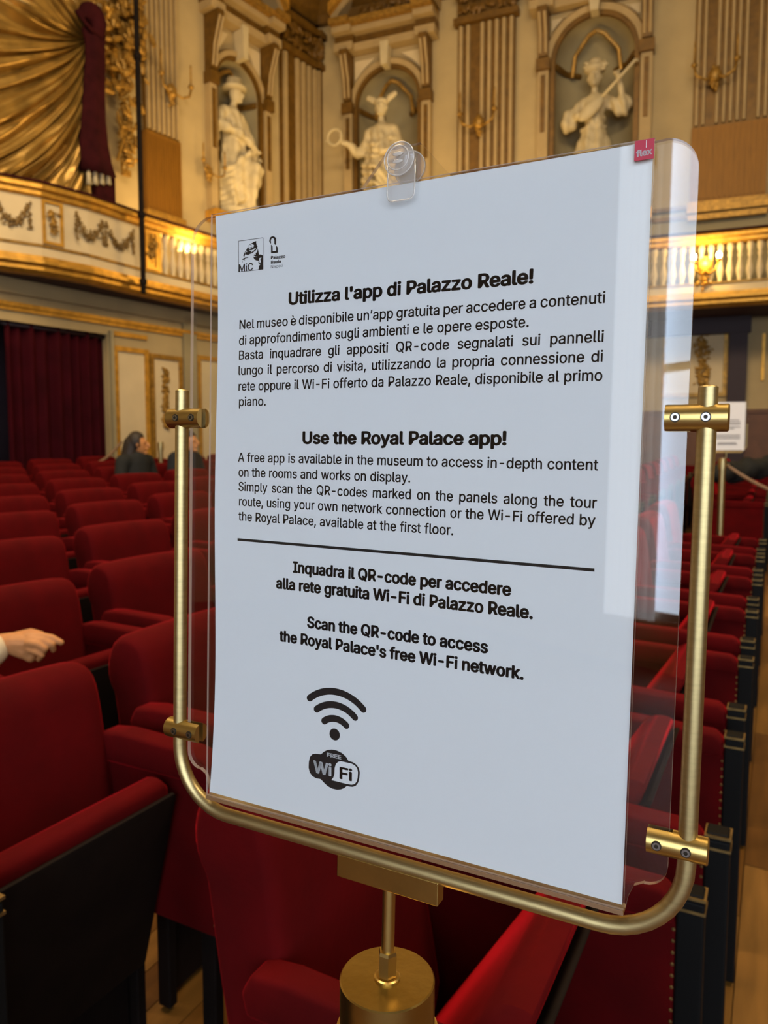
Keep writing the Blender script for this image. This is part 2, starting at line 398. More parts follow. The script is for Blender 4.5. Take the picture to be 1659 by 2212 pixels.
# floor: raked slab and oak planks laid where it shows
bm = bmesh.new()
v = [bm.verts.new((x, y, ground(x, y)-0.012)) for x, y in ((-10.5, -7), (12.5, -7), (12.5, 16), (-10.5, 16))]
bm.faces.new(v); ex = bmesh.ops.extrude_face_region(bm, geom=bm.faces[:])
bmesh.ops.translate(bm, verts=[q for q in ex['geom'] if isinstance(q, bmesh.types.BMVert)], vec=(0, 0, -0.2))
bmesh.ops.recalc_face_normals(bm, faces=bm.faces[:])
floor = struct(obj('floor', bm, M['floor']))
D1 = Vector((0.469, 0.883)); DN = Vector((-0.883, 0.469)); ROT = math.atan2(0.883, 0.469)
def P2(d, n): return D1*d + DN*n
nz = Vector((0.014, -0.05, 1)).normalized()
plank_mesh = []
for wmt in M['wood']:
    bm = bmesh.new(); box(bm, -0.598, 0.598, -0.0485, 0.0485, -0.011, 0.0)
    me = bpy.data.meshes.new('plank'); bm.to_mesh(me); bm.free(); me.materials.append(wmt); plank_mesh.append(me)
tilt = Vector((0, 0, 1)).rotation_difference(nz)
npk = 0
for j in range(-52, 26):
    n0 = j*0.1
    for k in range(-1, 9):
        d0 = k*1.2 + (0.6 if j % 2 else 0) + 0.15*((j*7) % 5) - 0.3
        p = P2(d0, n0)
        vis = False
        for q in (-0.6, -0.3, 0, 0.3, 0.6):
            g = P2(d0+q, n0)
            if g.y < 0.3: continue
            x = 829.5 + F*g.x/(g.y*cp + 1.45*sp); y = 1106 + F*(1.5*cp - g.y*sp)/(g.y*cp+1.5*sp)
            if (1500 < x < 1720 or -60 < x < 560) and y < 2500: vis = True
        if not vis or npk >= 300: continue
        o = bpy.data.objects.new('plank', plank_mesh[(j*3 + k*5) % 4]); C.objects.link(o); o.parent = floor
        o.location = (p.x, p.y, ground(p.x, p.y)); o.rotation_mode = 'QUATERNION'
        o.rotation_quaternion = tilt @ Quaternion((0, 0, 1), ROT); npk += 1

# ------------------------------------------------------------------ gallery (balcony) along both walls
path = [(-7.6, 8.0), (-5.4, 8.32), (-4.51, 8.66), (-4.05, 8.98), (-3.66, 9.42), (-3.2, 10.2), (-2.57, 11.1), (-1.75, 12.25), (-1.35, 12.66), (-0.8, 12.82), (0.0, 12.6), (4.65, 10.98), (6.9, 10.1), (9.5, 9.1)]
path = [Vector(p) for p in path]
def inset(o):
    out = []
    for i, p in enumerate(path):
        a = (path[i] - path[i-1]).normalized() if i else None
        b2 = (path[i+1] - path[i]).normalized() if i < len(path)-1 else None
        a = a or b2; b2 = b2 or a; t = (a + b2).normalized(); n = Vector((t.y, -t.x))
        k = 1/max(0.4, n.dot(Vector((a.y, -a.x)))); out.append(p + n*o*k)
    return out
def sweep(name, prof, m, parent, closed=True):
    bm = bmesh.new(); cols = []
    for (o, z) in prof: cols.append([bm.verts.new((p.x, p.y, z)) for p in inset(o)])
    n = len(cols)
    for i in range(n if closed else n-1):
        for k in range(len(path)-1): bm.faces.new((cols[i][k], cols[i][k+1], cols[(i+1) % n][k+1], cols[(i+1) % n][k]))
    for e in (0, -1):
        try: bm.faces.new([c[e] for c in cols])
        except Exception: pass
    bmesh.ops.recalc_face_normals(bm, faces=bm.faces[:])
    return obj(name, bm, m, parent)
def onpath(px, off=0.0):
    r = ray(px, 975); pp = inset(off)
    for i in range(len(pp)-1):
        a, b2 = pp[i], pp[i+1]; d = b2-a; den = r.x*d.y - r.y*d.x
        if abs(den) < 1e-9: continue
        t = (a.x*d.y - a.y*d.x)/den; s = (a.x*r.y - a.y*r.x)/den
        if 0 <= s <= 1 and t > 0: return Vector((r.x*t, r.y*t)), d.normalized()
    return None
ZT, ZB = 4.62, 3.60
gal = thing('gallery_balcony', 'cream gallery balcony with gilded rail, garlands and balusters curving around the hall', 'balcony')
sweep('rail', [(-0.16, ZT-0.05), (-0.16, ZT), (0.07, ZT), (0.10, ZT-0.03), (0.10, ZT-0.07), (0.05, ZT-0.08), (0.05, ZT-0.13), (0.02, ZT-0.15), (-0.14, ZT-0.15)], M['gold'], gal)
sweep('rail_cushion', [(-0.15, ZT), (-0.15, ZT+0.035), (0.06, ZT+0.035), (0.09, ZT)], M['velvet_dark'], gal)
sweep('string_course', [(0.0, 3.90), (0.025, 3.90), (0.03, 3.93), (0.0, 3.94)], M['gold_old'], gal)
sweep('plinth', [(0.012, 3.84), (0.012, 3.90), (-0.10, 3.90), (-0.10, 3.76), (0.012, 3.76)], M['wall_pale'], gal)
sweep('cornice', [(0.0, 3.80), (0.05, 3.79), (0.05, 3.75), (0.11, 3.73), (0.11, 3.69), (0.06, 3.66), (0.06, 3.62), (0.0, 3.58), (-0.1, 3.58), (-0.1, 3.80)], M['gold'], gal)
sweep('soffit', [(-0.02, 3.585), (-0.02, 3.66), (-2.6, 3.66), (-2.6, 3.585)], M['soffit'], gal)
# solid parapet in the royal box part, up to the balusters; balusters beyond
def path_between(pa, pb, off=0.0):
    a, _ = onpath(pa, off); b2, _ = onpath(pb, off)
    ins = [q for q in inset(off) if a.x + 1e-3 < q.x < b2.x - 1e-3]
    return [a] + ins + [b2]
def ribbon(name, pl, z0, z1, th, m, parent):
    bm = bmesh.new(); prev = None
    for i, p in enumerate(pl):
        t = (pl[min(i+1, len(pl)-1)] - pl[max(i-1, 0)]).normalized(); n = Vector((-t.y, t.x))*th
        cur = [bm.verts.new((p.x, p.y, z0)), bm.verts.new((p.x, p.y, z1)), bm.verts.new((p.x+n.x, p.y+n.y, z1)), bm.verts.new((p.x+n.x, p.y+n.y, z0))]
        if prev:
            for k in range(4): bm.faces.new((prev[k], prev[(k+1) % 4], cur[(k+1) % 4], cur[k]))
        else: bm.faces.new(cur[::-1])
        prev = cur
    bm.faces.new(prev); bmesh.ops.recalc_face_normals(bm, faces=bm.faces[:])
    return obj(name, bm, m, parent)
left_end = [Vector(path[0]), Vector(path[1])]
pl = left_end + [q for q in path_between(-10, 322) if q.x > path[1].x]
ribbon('parapet_panel', pl, 3.90, ZT-0.12, 0.08, M['wall_pale'], gal)
for (pa, pb) in ((323, 358),): ribbon('parapet_panel', path_between(pa, pb), 3.90, ZT-0.12, 0.08, M['gold'], gal)
bm = bmesh.new()
lathe(bm, [(0.045, 0.0), (0.045, 0.04), (0.022, 0.06), (0.048, 0.16), (0.05, 0.20), (0.024, 0.33), (0.020, 0.36), (0.036, 0.40), (0.026, 0.44), (0.045, 0.50), (0.045, 0.57)], seg=10)
bal_me = bpy.data.meshes.new('baluster'); bm.to_mesh(bal_me); bm.free(); bal_me.materials.append(M['wall_pale'])
for p_ in bal_me.polygons: p_.use_smooth = True
def put_balusters(pa, pb, step=0.128):
    pl = path_between(pa, pb, -0.045); acc = 0.06
    for i in range(len(pl)-1):
        d = pl[i+1]-pl[i]; L = d.length; d = d/L
        while acc < L:
            q = pl[i] + d*acc; o = bpy.data.objects.new('baluster', bal_me); C.objects.link(o); o.parent = gal; o.location = (q.x, q.y, 3.90); acc += step
        acc -= L
put_balusters(360, 640); put_balusters(1000, 1700)

def frame_on(px, z0, z1, half, m, parent, name='medallion_frame', th=0.02, bar=0.035):
    q, d = onpath(px, 0.0); n = Vector((d.y, -d.x)); bm = bmesh.new()
    for (x0, x1, y0, y1) in ((-half, -half+bar, z0, z1), (half-bar, half, z0, z1), (-half+bar, half-bar, z0, z0+bar), (-half+bar, half-bar, z1-bar, z1)):
        box(bm, x0, x1, -th, 0.02, y0, y1)
    o = obj(name, bm, m, parent); o.matrix_world = Matrix(((d.x, -n.x, 0, q.x), (d.y, -n.y, 0, q.y), (0, 0, 1, 0), (0, 0, 0, 1))); return o
def leafy(bm, pts, r, n, rad, seed, flat=0.5):
    rnd = random.Random(seed); pts = [Vector(p) for p in pts]
    for i in range(n):
        t = rnd.random()*(len(pts)-1); k = int(t); f = t-k; p = pts[k].lerp(pts[min(k+1, len(pts)-1)], f)
        rr = r if not callable(r) else r(t/(len(pts)-1))
        p = p + Vector((rnd.gauss(0, rr*0.5), -abs(rnd.gauss(0, rr*flat*0.5)), rnd.gauss(0, rr*0.5)))
        s = rad*(0.6+0.8*rnd.random())
        rot = Matrix.Rotation(rnd.random()*PI, 3, 'Y') @ Matrix.Rotation(rnd.random()*0.8-0.4, 3, 'X')
        ell(bm, p, (s*1.5, s*0.55, s*0.6), rot, 6, 4)
def on_path_matrix(px):
    q, d = onpath(px, 0.0); n = Vector((d.y, -d.x))
    return Matrix(((d.x, -n.x, 0, q.x), (d.y, -n.y, 0, q.y), (0, 0, 1, 0), (0, 0, 0, 1)))
for i, (px, half) in enumerate(((131, 0.125), (338, 0.10))):
    frame_on(px, 3.95, 4.46, half, M['gold'], gal)
    bm = bmesh.new(); leafy(bm, [(0, -0.02, 4.10), (0, -0.02, 4.34)], 0.06, 46, 0.020, 40+i)
    o = obj('rosette', bm, M['gold_old'], gal); o.matrix_world = on_path_matrix(px)
for i, (pa, pb) in enumerate(((-60, 8), (8, 85), (176, 238), (240, 300))):
    A, d = onpath(max(pa, -9) if pa < 0 else pa, 0.0); B2, d2 = onpath(pb, 0.0)
    mt = on_path_matrix((max(pa, -9)+pb)/2); L = (B2-A).length/2
    bm = bmesh.new()
    arc = [(-L*0.92 + L*1.84*k/8, -0.015, 4.38 - 0.25*(1-((k-4)/4)**2)) for k in range(9)]
    leafy(bm, arc, lambda t: 0.012 + 0.040*math.sin(PI*t), 120, 0.015, i)
    for s_ in (-1, 1): leafy(bm, [(s_*L*0.95, -0.015, 4.40), (s_*L*0.95, -0.015, 4.08)], 0.020, 30, 0.014, 20+i+s_)
    o = obj('garland', bm, M['garland'], gal); o.matrix_world = mt

# double-arm lamp on the right-hand gallery front
q, d = onpath(1509, 0.0); lm = on_path_matrix(1509) @ Matrix.Translation((0, 0, -0.07))
lamp = thing('gallery_lamp', 'lit gilded two-bulb lamp on the gallery front right of the sign', 'lamp', matrix=lm)
bm = bmesh.new(); ell(bm, (0, -0.06, 4.22), (0.10, 0.05, 0.12)); leafy(bm, [(0, -0.05, 3.95), (0, -0.05, 4.3)], 0.08, 60, 0.024, 77)
obj('backplate', bm, M['gold'], lamp, smooth=True)
for s_ in (-1, 1):
    bm = bmesh.new(); tube(bm, [(0, -0.08, 4.16), (s_*0.06, -0.16, 4.10), (s_*0.13, -0.20, 4.14), (s_*0.165, -0.20, 4.25)], 0.014, 8)
    lathe(bm, [(0.008, 0), (0.035, 0.02), (0.03, 0.05), (0.012, 0.055)], (s_*0.165, -0.20, 4.24), seg=10)
    obj('lamp_arm', bm, M['gold'], lamp, smooth=True)
    bm = bmesh.new(); ell(bm, (s_*0.165, -0.20, 4.335), (0.034, 0.034, 0.048), u=16, v=10); obj('bulb', bm, M['bulb'], lamp, smooth=True)
pl_ = bpy.data.lights.new('bulb_glow', 'POINT'); pl_.energy = 30; pl_.color = (1.0, 0.68, 0.25); pl_.shadow_soft_size = 0.06
po = bpy.data.objects.new('bulb_glow', pl_); C.objects.link(po); po.location = lm @ Vector((0, -0.26, 4.36))
# added fills, no lamps there: one out of frame, one behind the sheet
for (lx, ly, e) in ((-4.7, 7.5, 26), (-1.65, 10.2, 30)):
    l = bpy.data.lights.new('gallery_fill', 'POINT'); l.energy = e; l.color = (1.0, 0.68, 0.27); l.shadow_soft_size = 0.15
    o = bpy.data.objects.new('gallery_fill', l); C.objects.link(o); o.location = (lx, ly, 4.3)

# ------------------------------------------------------------------ pilasters and niche surrounds
def wbox(bm, s0, s1, o0, o1, z0, z1): box(bm, s0, s1, -o1, -o0, z0, z1)
def pilaster(wall, s0, s1, zlow, zflute, ztop, label, nrib, gaps=(), base=True, panel=True):
    t = thing('fluted_pilaster', label, 'pilaster', matrix=wmat(wall), group=None)
    bm = bmesh.new(); wbox(bm, s0, s1, 0.0, 0.07, zflute, ztop); obj('shaft', bm, M['brown'], t)
    wd = (s1-s0)/nrib
    for i in range(nrib):
        if i in gaps: continue
        bm = bmesh.new(); a = s0 + wd*(i+0.22); b2 = s0 + wd*(i+0.78)
        prism(bm, [(a, -0.068), (a+0.01, -0.115), (b2-0.01, -0.115), (b2, -0.068)], 'z', zflute+0.03, ztop-0.02)
        obj('flute_rib', bm, M['rose'], t)
    if panel:
        bm = bmesh.new(); wbox(bm, s0-0.01, s1+0.01, 0.0, 0.09, zlow, zflute); obj('gilt_panel', bm, M['gold_panel'], t)
        n = 14
        bm = bmesh.new()
        for i in range(n):
            a = s0 + (s1-s0)*(i+0.25)/n; wbox(bm, a, a+(s1-s0)*0.5/n, 0.09, 0.105, zlow+0.05, zflute-0.05)
        obj('reeding', bm, M['gold_panel'], t)
    if base:
        bm = bmesh.new(); wbox(bm, s0-0.05, s1+0.05, 0.0, 0.14, zlow-0.16, zlow); wbox(bm, s0-0.03, s1+0.03, 0.0, 0.16, zlow-0.28, zlow-0.20)
        obj('base', bm, M['gold_old'], t)
    return t
TOPZ = 9.35
pilaster('rear', ws('rear', 326), ws('rear', 396), wz('rear', 360, 470), wz('rear', 360, 303), TOPZ, 'fluted cream and gold pilaster left of the leftmost statue niche', 7)
s2l = ws('rear', 611)
pilaster('rear', s2l, -0.06, 5.3, 5.5, wz('rear', 640, 132), 'left half of the fluted pilaster pair in the corner of the hall', 6, gaps=(1,), panel=False)
pilaster('side', 0.07, ws('side', 702), 5.3, 5.5, wz('rear', 640, 132), 'right half of the fluted pilaster pair in the corner of the hall', 5, gaps=(2,), panel=False)
pilaster('side', ws('side', 985), ws('side', 1103), 5.35, 5.6, wz('side', 1045, 52), 'fluted pilaster with a dim sconce between middle and right niches', 8, gaps=(2,), panel=False)
pilaster('side', ws('side', 1474), ws('side', 1630), wz('side', 1550, 437), wz('side', 1550, 275), TOPZ, 'fluted pilaster with an ochre panel below, at the right edge', 11, gaps=(2, 8))
# capitals
def capital(wall, s0, s1, z0, label):
    t = thing('pilaster_capital', label, 'capital', matrix=wmat(wall))
    bm = bmesh.new(); wbox(bm, s0-0.06, s1+0.06, 0, 0.17, z0, z0+0.10); wbox(bm, s0-0.10, s1+0.10, 0, 0.24, z0+0.52, z0+0.62); obj('abacus', bm, M['brown'], t)
    bm = bmesh.new(); wbox(bm, s0, s1, 0, 0.12, z0+0.10, z0+0.52)
    leafy(bm, [(s0, -0.15, z0+0.2), (s1, -0.15, z0+0.2), (s1, -0.17, z0+0.42), (s0, -0.17, z0+0.42)], 0.06, 90, 0.05, int(s1*10))
    obj('acanthus_leaves', bm, M['brown'], t)
capital('rear', s2l, -0.06, wz('rear', 640, 132), 'dark gilt capital left of the hall corner')
capital('side', 0.07, ws('side', 702), wz('rear', 640, 132), 'dark gilt capital right of the hall corner')
capital('side', ws('side', 985), ws('side', 1103), wz('side', 1045, 52), 'dark gilt capital above the pilaster with the dim sconce')
# ceiling cornice round both walls
for wall, a, b2 in (('rear', -11.0, -0.02), ('side', 0.02, 12.5)):
    bm = bmesh.new(); prism(bm, [(0, 9.32), (-0.12, 9.32), (-0.16, 9.45), (-0.34, 9.57), (-0.36, 9.72), (-0.55, 9.84), (-0.55, 9.96), (0, 9.96)], 'x', a, b2)
    o = obj('trim_1' if wall == 'rear' else 'trim_2', bm, M['brown']); o.matrix_world = wmat(wall); struct(o)

def surround(n, zent, label, ped):
    """cream-and-gilt frame of a statue niche: archivolt, imposts, side strips, consoles, entablature, pediment"""
    t = thing('niche_surround', label, 'niche', matrix=wmat(n.wall))
    h, c, zs, zb = n.h, n.c, n.zs, n.zb
    def arch(r0, r1, o1, name, m, k0=0.0, k1=PI, N=28):
        bm = bmesh.new(); pr = None
        for k in range(N+1):
            a = k0 + (k1-k0)*k/N; ca, sa = math.cos(a), math.sin(a)
            cur = [bm.verts.new((c+r0*ca, 0.0, zs+r0*sa)), bm.verts.new((c+r0*ca, -o1, zs+r0*sa)), bm.verts.new((c+r1*ca, -o1, zs+r1*sa)), bm.verts.new((c+r1*ca, 0.0, zs+r1*sa))]
            if pr:
                for q in range(4): bm.faces.new((pr[q], pr[(q+1) % 4], cur[(q+1) % 4], cur[q]))
            pr = cur
        bmesh.ops.recalc_face_normals(bm, faces=bm.faces[:]); obj(name, bm, m, t)
    arch(h*0.99, h*1.10, 0.06, 'archivolt', M['brown']); arch(h*1.10, h*1.26, 0.09, 'arch_band', M['rose'])
    arch(h*1.26, h*1.31, 0.05, 'arch_outline', M['brown'])
    for s_ in (-1, 1):
        bm = bmesh.new(); a = sorted((c+s_*h*0.99, c+s_*h*1.12)); wbox(bm, a[0], a[1], 0, 0.08, zb, zs); obj('jamb', bm, M['brown'], t)
        bm = bmesh.new(); a = sorted((c+s_*h*1.14, c+s_*h*1.42)); wbox(bm, a[0], a[1], 0, 0.13, zb, zs-0.12); obj('side_strip', bm, M['rose'], t)
        bm = bmesh.new(); m0 = c+s_*h*1.28; wbox(bm, m0-0.035, m0+0.035, 0.13, 0.15, zs-1.1, zs-0.2); obj('strip_inlay', bm, M['brown'], t)
        bm = bmesh.new(); a = sorted((c+s_*h*1.10, c+s_*h*1.46)); wbox(bm, a[0], a[1], 0, 0.19, zs-0.12, zs+0.06); obj('impost', bm, M['brown'], t)
        bm = bmesh.new(); m1 = m0 + 0.0
        prism(bm, [(-0.06, zs+0.06), (-0.16, zs+0.10), (-0.20, zs+0.45), (-0.34, zent-0.08), (-0.34, zent), (0, zent), (0, zs+0.06)], 'x', m1-h*0.13, m1+h*0.13)
        con = obj('console', bm, M['brown'], t)
        for e in (-1, 1):
            bm = bmesh.new(); x = m1 + e*h*0.07
            tube(bm, [(x, -0.17, zs+0.14), (x, -0.21, zs+0.45), (x, -0.35, zent-0.1)], h*0.038, 8); obj('console_rib', bm, M['rose'], con)
        bm = bmesh.new(); xa = c+s_*h*0.98; xb = c+s_*h*1.12
        lo, hi = sorted((c+s_*h*0.55, c+s_*h*1.12)); pts = [(c+s_*h*1.10, zent-0.10), (c+s_*h*0.42, zent-0.10), (c+s_*h*0.80, zs+h*1.12), (c+s_*h*1.10, zs+h*0.82)]
        prism(bm, pts if s_ < 0 else pts[::-1], 'y', -0.03, 0.0); obj('spandrel_panel', bm, M['wall_pale'], t)
    bm = bmesh.new(); wbox(bm, c-h*0.14, c+h*0.14, 0.02, 0.24, zs+h*0.98, zent+0.05)
    for v_ in bm.verts:
        if v_.co.z < zs+h*1.1: v_.co.x = c + (v_.co.x-c)*0.72
    obj('keystone', bm, M['statue'], t)
    # inner flame lines of the shell
    for s_ in (-1, 1):
        bm = bmesh.new(); tube(bm, [(c+s_*h*0.62, 0.34, zs-0.1), (c+s_*h*0.55, 0.30, zs+h*0.35), (c+s_*h*0.2, 0.20, zs+h*0.72), (c, 0.16, zs+h*0.80)], 0.035, 6); obj('shell_rib', bm, M['gold_old'], t)
        bm = bmesh.new(); tube(bm, [(c+s_*h*0.98, 0.02, zs-0.03), (c+s_*h*0.80, 0.32, zs-0.03), (c+s_*h*0.45, 0.50, zs-0.03)], 0.05, 6); obj('impost_band', bm, M['brown'], t)
    W = h*1.62
    z = zent
    for (zz, th, o_, m_, nm) in ((0.0, 0.13, 0.20, 'rose', 'architrave'), (0.13, 0.14, 0.15, 'brown', 'frieze'), (0.27, 0.10, 0.30, 'rose', 'cornice'), (0.37, 0.09, 0.42, 'gold_old', 'cornice_lip')):
        bm = bmesh.new(); wbox(bm, c-W*0.92, c+W*0.92, 0, o_, z+zz, z+zz+th)
        for s_ in (-1, 1):
            a = sorted((c+s_*W*0.62, c+s_*W)); wbox(bm, a[0], a[1], 0, o_+0.10, z+zz-0.002, z+zz+th+0.002)
        obj(nm, bm, M[m_], t)
    zp = z+0.46; hp = ped
    for s_ in (-1, 1):
        for (d0, d1_, o_, m_, nm) in ((0.0, 0.14, 0.34, 'rose', 'raking_moulding'), (0.14, 0.30, 0.46, 'gold', 'raking_cornice')):
            bm = bmesh.new(); pts = [(c+s_*W*1.04, zp+d0), (c+s_*W*1.04, zp+d1_), (c, zp+hp+d1_), (c, zp+hp+d0)]
            prism(bm, pts, 'y', -o_, 0.0); obj(nm, bm, M[m_], t)
    bm = bmesh.new(); prism(bm, [(c-W*0.9, zp), (c+W*0.9, zp), (c, zp+hp)], 'y', -0.10, 0.0); leafy(bm, [(c-W*0.5, -0.12, zp+0.15), (c+W*0.5, -0.12, zp+0.15)], 0.12, 60, 0.06, 5)
    obj('tympanum', bm, M['brown'], t)
    # sill with a gilded bracket
    bm = bmesh.new(); wbox(bm, c-h*1.5, c+h*1.5, 0, 0.26, zb-0.16, zb); obj('sill', bm, M['gold'], t)
    return t
surround(NI[0], wz('rear', 540, 92), 'leftmost statue niche with gilded arch and pediment', 1.0)
surround(NI[1], wz('side', 840, 108), 'middle statue niche with gilded arch and pediment', 0.95)
surround(NI[2], wz('side', 1290, 12), 'right statue niche framed by fluted consoles', 0.95)

# gilded sconces hung on pilasters and beside a niche
def sconce(wall, px, py, label, sc_=1.0, tall=0.3):
    s, z = wp(wall, px, py, 0.12); t = thing('wall_sconce', label, 'sconce', matrix=wmat(wall) @ Matrix.Translation((s, -0.12, z)))
    bm = bmesh.new(); ell(bm, (0, -0.06*sc_, 0), (0.09*sc_, 0.07*sc_, 0.10*sc_)); leafy(bm, [(0, -0.04, -0.16*sc_), (0, -0.04, 0.12*sc_)], 0.05, 40, 0.028*sc_, int(px)); obj('backplate', bm, M['gold_old'], t, smooth=True)
    for s_ in (-1, 1):
        bm = bmesh.new(); tube(bm, [(0, -0.08, 0), (s_*0.12*sc_, -0.16, -0.08*sc_), (s_*0.24*sc_, -0.18, -0.02), (s_*0.27*sc_, -0.18, 0.10*sc_)], 0.018*sc_, 6)
        lathe(bm, [(0.01, 0), (0.045*sc_, 0.03), (0.04*sc_, 0.06)], (s_*0.27*sc_, -0.18, 0.09*sc_), seg=8)
        lathe(bm, [(0.014, 0), (0.014, tall*sc_), (0.002, tall*sc_+0.03)], (s_*0.27*sc_, -0.18, 0.13*sc_), seg=6)
        obj('sconce_arm', bm, M['gold_old'], t, smooth=True)
sconce('rear', 365, 200, 'unlit gilded sconce on the pilaster near the golden drape', 1.0)
sconce('rear', 447, 375, 'small gilded sconce low beside the leftmost niche', 0.8)
sconce('side', 655, 342, 'small unlit sconce on the corner pilaster', 0.7, 0.12)
sconce('side', 1036, 268, 'unlit gilded sconce between the middle and right niches', 1.1)
sconce('side', 1545, 166, 'unlit gilded sconce on the pilaster at right edge', 1.1)

# base mouldings on the side wall, right
bm = bmesh.new(); s0, s1 = 0.1, 12.4
for (py0, py1, o_) in ((440, 448, 0.07), (462, 470, 0.10)):
    wbox(bm, s0, s1, 0, o_, wz('side', 1550, py1), wz('side', 1550, py0))
o = obj('trim_3', bm, M['brown']); o.matrix_world = wmat('side'); struct(o)
bm = bmesh.new(); wbox(bm, s0, s1, 0, 0.05, 3.6, wz('side', 1550, 470)); o = obj('trim_4', bm, M['niche']); o.matrix_world = wmat('side'); struct(o)

# ------------------------------------------------------------------ statues
def statue(n, build, label, voxel=0.028, k=1.0, dz=0.0, fwd=0.0):
    t = thing('statue', label, 'statue', matrix=wmat(n.wall) @ Matrix.Translation((n.c, 0.12-fwd, n.zb+dz)) @ Matrix.Scale(k, 4))
    bm = bmesh.new(); lathe(bm, [(0.36, -dz/k), (0.38, -dz/k+0.05), (0.34, -dz/k+0.10), (0.34, 0.06), (0.36, 0.10), (0.36, 0.16)], seg=20); obj('plinth', bm, M['statue'], t)
    build(t, voxel); return t
def cloth(c, n):
    k = 1.0 if c.z < 1.5 else max(0.0, (1.75-c.z)/.25)
    return c + n*(.020*k*math.sin(c.x*38 + 2.2*math.sin(c.z*3.5+c.x*3) + c.z*5) + .010*k*math.sin(c.z*30 + c.x*12))
def robe(bm, rb, rt, zt, lean=0.0, folds=9, z0=0.14):
    N = 44; rows = []
    for i in range(12):
        f = i/11; z = z0 + (zt-z0)*f; r = rb + (rt-rb)*(f**0.8)
        rows.append([bm.verts.new((lean*f + r*(1 + 0.11*(1-f*0.6)*math.sin(folds*a + 1.7*f))*math.cos(a), 0.78*r*(1 + 0.11*(1-f*0.6)*math.sin(folds*a + 1.7*f))*math.sin(a), z)) for a in (2*PI*k/N for k in range(N))])
    for i in range(11):
        for k in range(N): bm.faces.new((rows[i][k], rows[i][(k+1) % N], rows[i+1][(k+1) % N], rows[i+1][k]))
    bm.faces.new(rows[0][::-1]); bm.faces.new(rows[-1])
def head_shape(bm, c, s=1.0, face=(0, -1)):
    c = Vector(c); f = Vector((face[0], face[1], 0)).normalized(); side = Vector((f.y, -f.x, 0)); up = Vector((0, 0, 1))
    ell(bm, c, (0.078*s, 0.078*s, 0.108*s), None, 16, 12); ell(bm, c + f*0.018*s - up*0.03*s, (0.062*s, 0.062*s, 0.085*s), None, 14, 10)
    capsule(bm, c + f*0.088*s + up*0.012*s, c + f*0.104*s - up*0.022*s, 0.011*s, 0.015*s)      # nose
    ell(bm, c + f*0.078*s - up*0.052*s, (0.022*s, 0.022*s, 0.010*s)); ell(bm, c + f*0.066*s - up*0.088*s, (0.026*s, 0.026*s, 0.020*s))
    for e in (-1, 1):
        ell(bm, c + f*0.068*s + side*e*0.032*s + up*0.022*s, (0.018*s, 0.018*s, 0.009*s)); ell(bm, c + side*e*0.078*s - up*0.005*s, (0.014*s, 0.016*s, 0.028*s))
def st_cloak(t, vx):
    bm = bmesh.new()
    robe(bm, 0.30, 0.21, 1.15, 0.0, 8)
    chain(bm, [(0.02, 0, 1.05), (0.0, 0, 1.35), (0.0, 0.02, 1.62)], [0.21, 0.20, 0.17])
    capsule(bm, (-0.16, 0, 1.66), (0.16, 0, 1.64), 0.10, 0.10)
    capsule(bm, (0, 0, 1.68), (0.03, -0.02, 1.86), 0.06, 0.055)
    chain(bm, [(-0.20, 0, 1.64), (-0.33, -0.06, 1.40), (-0.08, -0.24, 1.30), (0.20, -0.28, 1.16)], [0.085, 0.075, 0.055, 0.045])
    chain(bm, [(0.20, 0, 1.62), (0.32, -0.04, 1.36), (0.36, -0.16, 1.10)], [0.085, 0.07, 0.05])
    for k in range(5): ell(bm, (0.20+0.022*k, -0.31, 1.15-0.016*k), (0.016, 0.04, 0.016))
    for k in range(5): ell(bm, (0.36+0.012*k, -0.19-0.01*k, 1.06-0.01*k), (0.014, 0.016, 0.045))
    for k in range(7):    # folds thrown across the body
        z = 1.02-0.10*k; tube(bm, [(-0.33, 0.02, z-0.35), (-0.20, -0.22, z-0.25), (0.05, -0.30, z), (0.30, -0.20, z+0.12)], 0.035, 8)
    for k in range(4): tube(bm, [(-0.30-0.02*k, 0.02, 1.5-0.05*k), (-0.36, -0.02, 1.0), (-0.30-0.03*k, 0.0, 0.3)], 0.045, 8)
    chain(bm, [(0.02, -0.18, 0.75), (0.16, -0.36, 0.78), (0.12, -0.30, 0.40), (0.10, -0.24, 0.16)], [0.13, 0.12, 0.10, 0.09])
    ell(bm, (0.10, -0.32, 0.17), (0.05, 0.13, 0.04))
    fuse('body', bm, M['statue'], t, vx, 2, cloth)
    bm = bmesh.new(); head_shape(bm, (0.05, -0.03, 1.98), 1.25, (0.6, -0.8)); o = fuse('head', bm, M['statue'], t, 0.014, 2)
    bm = bmesh.new(); lathe(bm, [(0.19, 0), (0.20, 0.03), (0.13, 0.06), (0.12, 0.16), (0.04, 0.19)], (0.04, -0.02, 2.04), seg=18); leafy(bm, [(-0.1, -0.05, 2.1), (0.15, -0.05, 2.1)], 0.04, 20, 0.03, 3); obj('hat', bm, M['statue'], t, smooth=True)
